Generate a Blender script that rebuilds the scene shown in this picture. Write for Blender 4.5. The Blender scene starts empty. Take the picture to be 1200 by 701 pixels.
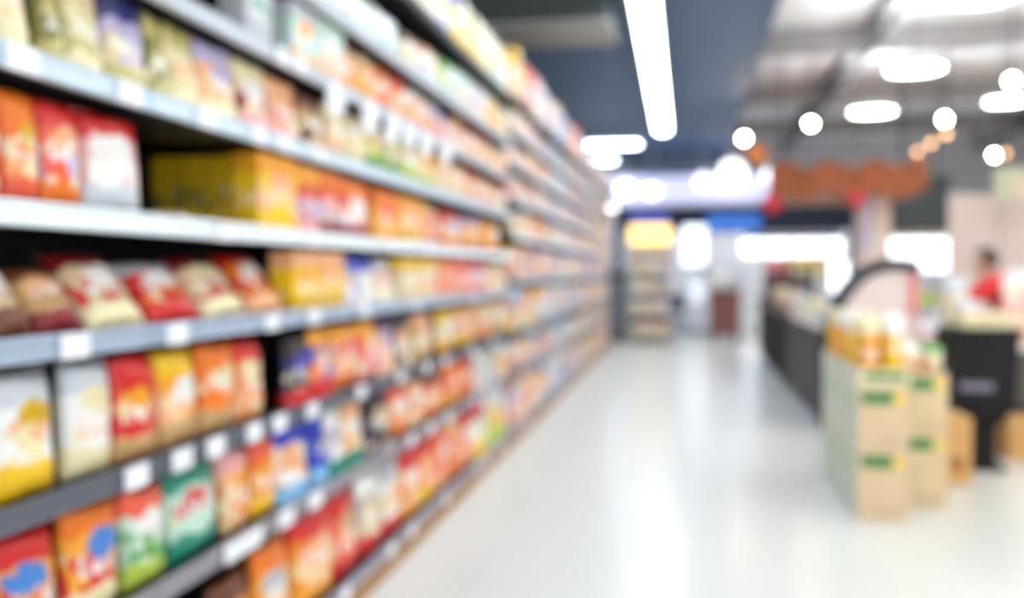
import bpy, bmesh, math, random
from mathutils import Vector, Matrix
R = random.Random(7)
SC = bpy.context.scene
COL = SC.collection
F, H = 1100.0, 1.2                       # focal length in pixels of the 1200x701 frame, eye height
TH = math.atan(32.5 / F); PSI = math.atan(200 / F * math.cos(TH))
FW = Vector((-math.sin(PSI) * math.cos(TH), math.cos(PSI) * math.cos(TH), -math.sin(TH)))
RT = Vector((math.cos(PSI), math.sin(PSI), 0)); UP = RT.cross(FW)
def ray(px, py): return FW + RT * ((px - 600) / F) + UP * ((350.5 - py) / F)
def at(px, py, Y):                       # the place seen at a pixel, at distance Y down the aisle
    d = ray(px, py); return Vector((0, 0, H)) + d * (Y / d.y)
def Yx(px, X, py=318):
    d = ray(px, py); return d.y * X / d.x

# ------------------------------------------------------------------ materials
def lin(c): return tuple(((v / 255) / 12.92 if v / 255 <= .04045 else ((v / 255 + .055) / 1.055) ** 2.4) for v in c) + (1,)
C = dict(white=(244, 242, 238), cream=(240, 226, 178), beige=(226, 200, 160), tan=(205, 160, 105), brown=(112, 62, 36), khaki=(196, 182, 112), olive=(128, 124, 52),
         red=(214, 34, 30), maroon=(132, 22, 30), orange=(240, 122, 24), amber=(246, 164, 34), yellow=(248, 198, 20), gold=(216, 172, 20), peach=(246, 180, 130), pink=(240, 170, 170),
         lavender=(190, 178, 216), purple=(64, 38, 92), plum=(40, 22, 38), blue=(34, 62, 190), sky=(130, 184, 224), navy=(26, 36, 104), teal=(24, 138, 116), mint=(196, 226, 206),
         green=(70, 158, 58), lime=(178, 202, 70), grey=(186, 186, 190), silver=(206, 212, 218), azure=(70, 132, 210), black=(22, 20, 20), coral=(238, 96, 66))
MATS = {}
def bsdf(name):
    m = bpy.data.materials.new(name); m.use_nodes = True
    return m, m.node_tree, m.node_tree.nodes['Principled BSDF']
def mat(name, col, rough=.5, metal=0, coat=0, noise=.06, scale=8, spec=.5):
    if name in MATS: return MATS[name]
    m, t, b = bsdf(name)
    n = t.nodes.new('ShaderNodeTexNoise'); n.inputs['Scale'].default_value = scale
    tc = t.nodes.new('ShaderNodeTexCoord'); t.links.new(tc.outputs['Object'], n.inputs['Vector'])
    mx = t.nodes.new('ShaderNodeMix'); mx.data_type = 'RGBA'
    c = lin(col)
    mx.inputs[6].default_value = tuple(min(1, v * (1 - noise)) for v in c[:3]) + (1,)
    mx.inputs[7].default_value = tuple(min(1, v * (1 + noise)) for v in c[:3]) + (1,)
    t.links.new(n.outputs['Fac'], mx.inputs[0]); t.links.new(mx.outputs[2], b.inputs['Base Color'])
    b.inputs['Roughness'].default_value = rough; b.inputs['Metallic'].default_value = metal
    b.inputs['Coat Weight'].default_value = coat; b.inputs['Specular IOR Level'].default_value = spec
    MATS[name] = m; return m
def emit(name, col, strength):
    if name in MATS: return MATS[name]
    m, t, b = bsdf(name)
    b.inputs['Base Color'].default_value = lin(col); b.inputs['Emission Color'].default_value = lin(col)
    b.inputs['Emission Strength'].default_value = strength; b.inputs['Roughness'].default_value = .4
    MATS[name] = m; return m
def design(base, top=None, bot=None, logo=None, pic=None, seed=0, tt=.74, bb=.26, ly=.62, gloss=.35):
    """printed packaging: ground colour, wavy top and bottom bands, an oval emblem and a patchy food picture"""
    key = ('d', base, top, bot, logo, pic, seed)
    if key in MATS: return MATS[key]
    m, t, b = bsdf('print_' + base)
    N, L = t.nodes.new, t.links.new
    tc = N('ShaderNodeTexCoord'); sp = N('ShaderNodeSeparateXYZ'); L(tc.outputs['Generated'], sp.inputs[0])
    def math_(op, a, c=None, d=None):
        n = N('ShaderNodeMath'); n.operation = op
        for i, v in enumerate((a, c, d)):
            if v is None: continue
            if isinstance(v, (int, float)): n.inputs[i].default_value = v
            else: L(v, n.inputs[i])
        return n.outputs[0]
    gx, gz = sp.outputs[0], sp.outputs[2]
    off = N('ShaderNodeVectorMath'); off.operation = 'ADD'; L(tc.outputs['Generated'], off.inputs[0]); off.inputs[1].default_value = (seed * 1.7, seed * .9, seed * 2.3)
    nz = N('ShaderNodeTexNoise'); nz.inputs['Scale'].default_value = 3.2; L(off.outputs[0], nz.inputs['Vector'])
    wob = math_('MULTIPLY_ADD', nz.outputs['Fac'], .28, -.14)
    zz = math_('ADD', gz, wob)
    cur = [None]
    def mix(fac, a, c):
        n = N('ShaderNodeMix'); n.data_type = 'RGBA'; L(fac, n.inputs[0])
        if isinstance(a, tuple): n.inputs[6].default_value = a
        else: L(a, n.inputs[6])
        if isinstance(c, tuple): n.inputs[7].default_value = c
        else: L(c, n.inputs[7])
        return n.outputs[2]
    col = lin(C[base])
    def step(v, e, s=.03):                       # smooth 0..1 around e
        n = N('ShaderNodeMapRange'); n.interpolation_type = 'SMOOTHSTEP'; L(v, n.inputs[0]); n.inputs[1].default_value = e - s; n.inputs[2].default_value = e + s
        return n.outputs[0]
    nf = N('ShaderNodeTexNoise'); nf.inputs['Scale'].default_value = 9; L(off.outputs[0], nf.inputs['Vector'])
    if pic:
        vo = N('ShaderNodeTexVoronoi'); vo.inputs['Scale'].default_value = 5.5; L(off.outputs[0], vo.inputs['Vector'])
        sv = N('ShaderNodeSeparateColor'); L(vo.outputs['Color'], sv.inputs[0])
        inside = math_('MULTIPLY', step(sv.outputs[0], .38, .08), math_('SUBTRACT', 1.0, step(zz, .58, .06)))
        col = mix(inside, col, lin(C[pic]))
        light = math_('MULTIPLY', step(sv.outputs[1], .72, .05), inside)
        col = mix(light, col, lin(C['cream']))
    if top: col = mix(step(zz, tt, .02), col, lin(C[top]))
    if bot: col = mix(math_('SUBTRACT', 1.0, step(zz, bb, .02)), col, lin(C[bot]))
    if logo:
        dx = math_('MULTIPLY', math_('ADD', gx, -.5 + (seed % 3 - 1) * .08), 3.1); dz = math_('MULTIPLY', math_('ADD', zz, -ly - (seed % 5 - 2) * .02), 8.0)
        r2 = math_('ADD', math_('MULTIPLY', dx, dx), math_('MULTIPLY', dz, dz))
        r2 = math_('MULTIPLY_ADD', nf.outputs['Fac'], 1.5, math_('ADD', r2, -.75))
        col = mix(math_('SUBTRACT', 1.0, step(r2, .9, .25)), col, lin(C[logo]))
    blk_ = math_('MULTIPLY', step(math_('SUBTRACT', .09, math_('ABSOLUTE', math_('ADD', gz, -.44 - (seed % 4) * .03))), 0, .02), step(math_('SUBTRACT', .34, math_('ABSOLUTE', math_('ADD', gx, -.5))), 0, .03))
    col = mix(math_('MULTIPLY', blk_, step(nf.outputs['Fac'], .52, .06)), col, lin(C['white' if base not in ('white', 'cream', 'silver') else 'peach']))
    if isinstance(col, tuple): b.inputs['Base Color'].default_value = col
    else: L(col, b.inputs['Base Color'])
    b.inputs['Roughness'].default_value = gloss
    MATS[key] = m; return m

# ------------------------------------------------------------------ mesh helpers
def box(bm, x0, x1, y0, y1, z0, z1, bev=0, seg=2):
    vs = [bm.verts.new((x, y, z)) for x in (x0, x1) for y in (y0, y1) for z in (z0, z1)]
    fs = [bm.faces.new([vs[i] for i in q]) for q in ((0, 1, 3, 2), (4, 6, 7, 5), (0, 4, 5, 1), (2, 3, 7, 6), (0, 2, 6, 4), (1, 5, 7, 3))]
    if bev > 0:
        es = list({e for f in fs for e in f.edges})
        bmesh.ops.bevel(bm, geom=es, offset=bev, segments=seg, affect='EDGES', profile=.5)
def tube(bm, p, q, r, n=10, r2=None):
    p, q = Vector(p), Vector(q); d = (q - p).normalized()
    a = d.orthogonal().normalized(); b2 = d.cross(a); r2 = r if r2 is None else r2
    A = [bm.verts.new(p + (a * math.cos(2 * math.pi * i / n) + b2 * math.sin(2 * math.pi * i / n)) * r) for i in range(n)]
    B = [bm.verts.new(q + (a * math.cos(2 * math.pi * i / n) + b2 * math.sin(2 * math.pi * i / n)) * r2) for i in range(n)]
    for i in range(n): bm.faces.new((A[i], A[(i + 1) % n], B[(i + 1) % n], B[i]))
    bm.faces.new(A[::-1]); bm.faces.new(B)
def lathe(bm, prof, n=24, c=(0, 0, 0)):
    rings = []
    for r, z in prof:
        rings.append([bm.verts.new((c[0] + r * math.cos(2 * math.pi * i / n), c[1] + r * math.sin(2 * math.pi * i / n), c[2] + z)) for i in range(n)] if r > 1e-6 else [bm.verts.new((c[0], c[1], c[2] + z))])
    for A, B in zip(rings, rings[1:]):
        if len(A) == 1 and len(B) == 1: continue
        for i in range(n):
            j = (i + 1) % n
            if len(A) == 1: bm.faces.new((A[0], B[i], B[j]))
            elif len(B) == 1: bm.faces.new((A[i], B[0], A[j]))
            else: bm.faces.new((A[i], A[j], B[j], B[i]))
def mesh(name, bm, m=None, smooth=False):
    bmesh.ops.recalc_face_normals(bm, faces=bm.faces)
    me = bpy.data.meshes.new(name); bm.to_mesh(me); bm.free()
    if m: me.materials.append(m)
    if smooth: me.polygons.foreach_set('use_smooth', [True] * len(me.polygons))
    return me
def link(name, me, parent=None, loc=(0, 0, 0), rot=(0, 0, 0), sc=(1, 1, 1), m=None):
    o = bpy.data.objects.new(name, me); COL.objects.link(o); o.parent = parent
    o.location = loc; o.rotation_euler = rot; o.scale = sc
    if m:
        if not me.materials: me.materials.append(None)
        o.material_slots[0].link = 'OBJECT'; o.material_slots[0].material = m
    return o
def obj(name, bm, m, parent=None, smooth=False, **k): return link(name, mesh(name, bm, m, smooth), parent, **k)
def nb(): return bmesh.new()
def bx(name, m, parent, *b, bev=0): bm = nb(); box(bm, *b, bev=bev); return obj(name, bm, m, parent)
def tag(o, label, cat, group=None, kind=None):
    o['label'] = label; o['category'] = cat
    if group: o['group'] = group
    if kind: o['kind'] = kind
    return o
def root(name, loc, label, cat, group=None, rz=0):
    o = bpy.data.objects.new(name, None); COL.objects.link(o); o.location = loc; o.rotation_euler = (0, 0, rz); o.empty_display_size = .1
    return tag(o, label, cat, group)
def struct(o, ): o['kind'] = 'structure'; return o
def smooth_obj(o, lv=1):
    s = o.modifiers.new('s', 'SUBSURF'); s.levels = lv; s.render_levels = lv; return o

# ------------------------------------------------------------------ room
XF = -1.145                      # front of the shelf edges
GY0, BAY, NB = .386, 1.5, 10
GY1 = GY0 + BAY * NB
YB = 26.0
def floor_mat():
    m, t, b = bsdf('polished_cream_tile'); N, L = t.nodes.new, t.links.new
    tc = N('ShaderNodeTexCoord'); br = N('ShaderNodeTexBrick'); br.offset = 0
    br.inputs['Scale'].default_value = 1; br.inputs['Brick Width'].default_value = .8; br.inputs['Row Height'].default_value = .8; br.inputs['Mortar Size'].default_value = .0035
    br.inputs['Color1'].default_value = lin((224, 223, 214)); br.inputs['Color2'].default_value = lin((222, 221, 212)); br.inputs['Mortar'].default_value = lin((216, 215, 206))
    L(tc.outputs['Object'], br.inputs['Vector']); L(br.outputs['Color'], b.inputs['Base Color'])
    b.inputs['Roughness'].default_value = .24; b.inputs['Specular IOR Level'].default_value = .28
    return m
bm = nb(); box(bm, -9, 11, -3, YB + .3, -.2, 0); struct(obj('floor', bm, floor_mat()))
slate = mat('slate_blue_ceiling', (92, 116, 150), .6, noise=.1, scale=.7)
bm = nb(); box(bm, -9, 1.0, -3, YB, 4.05, 4.3); struct(obj('ceiling', bm, slate)); 
def deck_mat():
    m, t, b = bsdf('corrugated_light_grey_deck'); N, L = t.nodes.new, t.links.new
    tc = N('ShaderNodeTexCoord'); w = N('ShaderNodeTexWave'); w.bands_direction = 'Y'; w.inputs['Scale'].default_value = 2.0; w.inputs['Distortion'].default_value = .2
    L(tc.outputs['Object'], w.inputs['Vector'])
    r = N('ShaderNodeMix'); r.data_type = 'RGBA'; r.inputs[6].default_value = lin((236, 236, 236)); r.inputs[7].default_value = lin((246, 245, 243)); L(w.outputs['Fac'], r.inputs[0])
    L(r.outputs[2], b.inputs['Base Color']); b.inputs['Roughness'].default_value = .6
    return m
bm = nb(); box(bm, 1.0, 11, -3, YB + .3, 4.7, 4.9); struct(obj('ceiling', bm, deck_mat()))
bm = nb(); box(bm, .96, 1.0, -3, YB, 4.3, 4.7); struct(obj('ceiling', bm, slate))
wallm = mat('pale_grey_wall', (206, 206, 210), .7)
bm = nb(); box(bm, -9, 11, YB, YB + .25, 0, 4.9); struct(obj('wall_back', bm, wallm))
bm = nb(); box(bm, 10.8, 11, -3, YB, 0, 4.7); struct(obj('wall_right', bm, mat('rosy_beige_wall', (206, 188, 180), .7)))
bm = nb(); box(bm, -9, -8.8, -3, YB, 0, 4.05); struct(obj('wall_left', bm, wallm))

# ------------------------------------------------------------------ gondola shelving
Z_NEAR = [.09, .48, .767, 1.06, 1.303, 1.573, 1.82, 2.06, 2.36]
Z_FAR = [.09, .48, .767, 1.14, 1.45, 1.70, 1.94, 2.17, 2.40]
dark = mat('dark_shelf_metal', (38, 38, 42), .5, .3)
RAIL = [mat('rail_grey', (150, 150, 162), .4, .2), mat('rail_mauve_grey', (148, 142, 148), .4, .2), mat('rail_charcoal', (92, 96, 106), .4, .2), mat('rail_blue_grey', (168, 182, 200), .35, .1),
        mat('rail_white', (240, 250, 255), .25), mat('rail_silver', (206, 224, 236), .3, .1), mat('rail_light_grey', (196, 202, 210), .3, .1), mat('rail_light_grey', (196, 202, 210), .3), dark]  # upper rails: strip-light shine put into the white and silver tones
tagm = mat('white_price_card', (246, 246, 250), .5, noise=.02)
kick = mat('brown_kickboard', (168, 122, 72), .6)
bm = nb(); box(bm, -.5, .5, -.004, .0, -.5, .5, bev=.0); TAG = mesh('price_tag', bm)
bm = nb()
NT = 14
pr = [(.5 * math.cos(a) * .42, -.5 + .5 * math.sin(a)) for a in [2 * math.pi * i / NT for i in range(NT)]]
fa = [bm.verts.new((x, -.004, z)) for x, z in pr]; fb = [bm.verts.new((x, .0, z)) for x, z in pr]
bm.faces.new(fa); bm.faces.new(fb[::-1])
for i in range(NT): bm.faces.new((fa[i], fb[i], fb[(i + 1) % NT], fa[(i + 1) % NT]))
TALK = mesh('shelf_talker', bm)
TAGPX = {3: [82, 203, 315, 365, 425, 485], 2: [153, 207, 247, 293, 323, 362, 420, 467, 498, 520], 1: [182, 268, 290, 330, 365, 437, 480, 503, 523, 543], 0: [400, 440, 455, 480, 520, 543, 560],
         5: [25, 150, 240, 300, 330, 372], 4: [260, 365, 455, 500, 545, 570], 6: [330, 350], 7: []}
TALKPX = {6: [384, 425, 452, 472, 492, 515]}
ordn = ['first', 'second', 'third', 'fourth', 'fifth', 'sixth', 'seventh', 'eighth', 'ninth', 'tenth', 'eleventh', 'twelfth', 'thirteenth', 'fourteenth', 'fifteenth', 'sixteenth', 'seventeenth', 'eighteenth', 'nineteenth']
tens = {2: 'twent', 3: 'thirt', 4: 'fort', 5: 'fift', 6: 'sixt', 7: 'sevent', 8: 'eight', 9: 'ninet'}
def ordinal(n):                  # 1-based
    if n < 20: return ordn[n - 1]
    t, u = divmod(n, 10)
    return tens[t] + 'ieth' if u == 0 else tens[t] + 'y-' + ordn[u - 1]
DEPTH = .46
for k in range(NB):
    y0 = GY0 + BAY * k; y1 = y0 + BAY - .004
    zs = Z_NEAR if y1 < 6.4 else Z_FAR
    r = root('shelving_bay', (XF, y0, 0), 'tall dark metal shelving bay full of snacks, %s bay from the near end' % ordinal(k + 1), 'shelving', 'shelving bays along the aisle')
    w = y1 - y0
    bx('back_panel', dark, r, -DEPTH - .03, -DEPTH, 0, w, .0, 2.75)
    bx('kickboard', kick, r, -.03, .008, 0, w, 0, .062)
    for s in (0, w - .03): bx('upright', dark, r, -DEPTH, -DEPTH + .05, s, s + .03, .065, 2.75)
    for L_, z in enumerate(zs):
        sh = bx('shelf_board', dark, r, -DEPTH, -.006, .031, w - .031, z - .016, z + .006)
        bm = nb(); hh = .023
        # lipped price rail: a channel, slightly tilted face, rolled top and bottom edges
        prof = [(-.012, -hh), (.003, -hh), (.006, -hh + .004), (.003, -hh + .007), (.002, hh - .007), (.005, hh - .004), (.002, hh), (-.012, hh)]
        A = [bm.verts.new((x, 0.001, z + q)) for x, q in prof]; B = [bm.verts.new((x, w - .001, z + q)) for x, q in prof]
        for i in range(len(prof)): j = (i + 1) % len(prof); bm.faces.new((A[i], A[j], B[j], B[i]))
        bm.faces.new(A[::-1]); bm.faces.new(B)
        rl = obj('price_rail', bm, RAIL[L_], sh)
        if z != zs[L_]: pass
        pos = [(Yx(p, XF) - y0) for p in TAGPX.get(L_, [])]
        pos = [p for p in pos if .06 < p < w - .06]
        if y0 > 4.5 and L_ < 8: pos += [R.uniform(.1, w - .1) for _ in range(3 if y0 < 9 else 2)]
        used = []
        for p in sorted(pos):
            if used and p - used[-1] < .08: continue
            used.append(p)
            big = 1.35 if L_ == 1 and y0 < 1.9 else 1.12
            link('price_tag', TAG, sh, (.0075, p, z - .002), (0, 0, math.pi / 2), (.075 * big, 1, .047), tagm)
        for p in TALKPX.get(L_, []):
            p = Yx(p, XF) - y0
            if .03 < p < w - .03: link('shelf_talker', TALK, sh, (.03, p, z + .0), (0, 0, math.radians(68)), (.2, 1, .12), tagm)

# ------------------------------------------------------------------ packaging shapes (unit size: x width, y depth, z height; front faces -y)
def bag_mesh(name, n, kind, seed):
    rr = random.Random(seed); bm = nb()
    nx, nz = n, n + 4
    ph = [rr.uniform(0, 6.28) for _ in range(6)]
    def thick(u, v):            # u -1..1, v 0..1
        fx = max(0, 1 - abs(u) ** 2.4) ** .62
        if kind == 'pillow': fz = max(0, 1 - abs(2 * v - 1) ** 5) ** .75
        else: fz = (1 - .93 * v ** 1.5)
        return .02 + .48 * fx * fz
    def wr(u, v):
        e = abs(2 * v - 1) ** 2 if kind == 'pillow' else v ** 2
        return .03 * math.sin(7 * u + ph[0] + 2 * v) * e + .022 * math.sin(11 * v + ph[1] + 3 * u) * abs(u)
    rows = {}
    for s in (-1, 1):
        for i in range(nx + 1):
            for j in range(nz + 1):
                u = 2 * i / nx - 1; v = j / nz
                wid = .5 * ((1 - .07 * math.sin(math.pi * v)) if kind == 'pillow' else (1 - .05 * math.sin(math.pi * v)))
                edge = i in (0, nx)
                if edge and s == 1: rows[s, i, j] = rows[-1, i, j]; continue
                y = 0 if edge else s * (thick(u, v) + (wr(u, v) if s < 0 else 0))
                top = v + (.012 * math.sin(3 * u + ph[2]) * v)
                if kind == 'pillow' and j in (0, nz) and s == 1 and not edge: rows[s, i, j] = rows[-1, i, j]; continue
                if kind == 'pillow' and j in (0, nz): y = .0 + .01 * math.sin(5 * u + ph[3])
                rows[s, i, j] = bm.verts.new((u * wid, y, top))
    for s in (-1, 1):
        for i in range(nx):
            for j in range(nz):
                q = [rows[s, i, j], rows[s, i + 1, j], rows[s, i + 1, j + 1], rows[s, i, j + 1]]
                if len(set(q)) == 4: bm.faces.new(q)
                elif len(set(q)) == 3: bm.faces.new(list(dict.fromkeys(q)))
    if kind != 'pillow':        # flat gusset base and closed top
        for j in (0, nz):
            loop = [rows[-1, i, j] for i in range(nx + 1)] + [rows[1, i, j] for i in range(nx - 1, 0, -1)]
            bm.faces.new(loop)
    return mesh(name, bm, None, True)
def seal_mesh(name, z0, z1, width=.995):
    bm = nb(); n = 28; rows = []
    for j, z in enumerate((z0, z1)):
        for s in (-1, 1):
            rows.append([bm.verts.new(((2 * i / n - 1) * .5 * width, s * .012 + .018 * (i % 2), z + (.006 * (i % 2) if j else 0))) for i in range(n + 1)])
    a, b2, c, d = rows
    for i in range(n):
        for p, q in ((a, c), (d, b2), (c, d), (b2, a)): bm.faces.new((p[i], p[i + 1], q[i + 1], q[i]))
    bm.faces.new((a[0], c[0], d[0], b2[0])); bm.faces.new((a[n], b2[n], d[n], c[n]))
    return mesh(name, bm)
BAGS = [bag_mesh('chip_bag', 14, 'pillow', i) for i in range(4)]; POUCH = [bag_mesh('snack_pouch', 12, 'pouch', 10 + i) for i in range(4)]
BAGF = [bag_mesh('chip_bag', 6, 'pillow', 20 + i) for i in range(2)]; POUF = [bag_mesh('snack_pouch', 6, 'pouch', 30 + i) for i in range(2)]
SEAL_T, SEAL_B, SEAL_P = seal_mesh('top_seal', .955, 1.0), seal_mesh('bottom_seal', .0, .04), seal_mesh('top_seal', .955, 1.0, .96)
bm = nb(); box(bm, -.5, .5, -.5, .5, 0, 1, bev=.012); BOX = mesh('snack_box', bm)
bm = nb(); box(bm, -.485, .485, -.492, .1, .9985, 1.006); FLAP = mesh('lid_flap', bm)
bm = nb(); lathe(bm, [(0, 0), (.46, 0), (.5, .04), (.5, .7), (.46, .8), (.36, .85), (.36, .87), (0, .87)], 16); JAR = mesh('snack_jar', bm, None, True)
bm = nb(); lathe(bm, [(0, .868), (.4, .868), (.4, .99), (.37, 1.0), (0, 1.0)], 16); LID = mesh('screw_lid', bm)
silver = mat('crimped_foil', (210, 206, 200), .3, .3)
cnt = {}
def product(kind, x, ya, yb, z, h, d, dm, near, top=None, lean=0, face=1, rowname=''):
    """stands one pack with its front towards the aisle, between ya and yb along the shelf"""
    w = (yb - ya) * .965; y = (ya + yb) / 2
    yaw = math.pi / 2 + R.uniform(-.05, .05)
    names = dict(bag='chip_bag', pouch='snack_pouch', box='snack_box', jar='snack_jar')
    if kind == 'bag': me = R.choice(BAGS if near else BAGF)
    elif kind == 'pouch': me = R.choice(POUCH if near else POUF)
    elif kind == 'jar': me = JAR; d = w
    else: me = BOX
    if kind == 'box': yaw = math.pi / 2 + R.uniform(-.012, .012)
    xc = x - d / 2 - .006
    o = link(names[kind], me, None, (xc, y, z + .002), (0, 0, yaw), (w, d, h), dm)
    if lean:
        o.rotation_euler = (-lean, 0, yaw); o.location = (x - d * .5 * math.cos(lean) - .004, y, z + .5 * d * math.sin(lean) * .35 + .004)
    if near and not lean and kind == 'bag':
        tl = R.uniform(-.03, .03); o.rotation_euler = (-R.uniform(.03, .09), tl, yaw); o.location.x -= .004; o.location.z += .002 + abs(tl) * w / 2; o.scale.z *= .975
    if near:
        if kind == 'bag':
            link('top_seal', SEAL_T, o, m=dm); link('bottom_seal', SEAL_B, o, m=dm)
        elif kind == 'pouch': link('top_seal', SEAL_P, o, m=dm)
        elif kind == 'box': link('lid_flap', FLAP, o, m=dm)
    if kind == 'jar': link('screw_lid', LID, o, m=mat('lid_' + (top or 'white'), C[top or 'white'], .4))
    return o
ROWN = ['bottom shelf', 'second shelf up', 'third shelf up', 'fourth shelf up', 'fifth shelf up', 'sixth shelf up', 'seventh shelf up', 'eighth shelf up', 'topmost shelf']
KW = dict(bag='chip bag', pouch='snack pouch', box='snack box', jar='snack jar')
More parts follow.
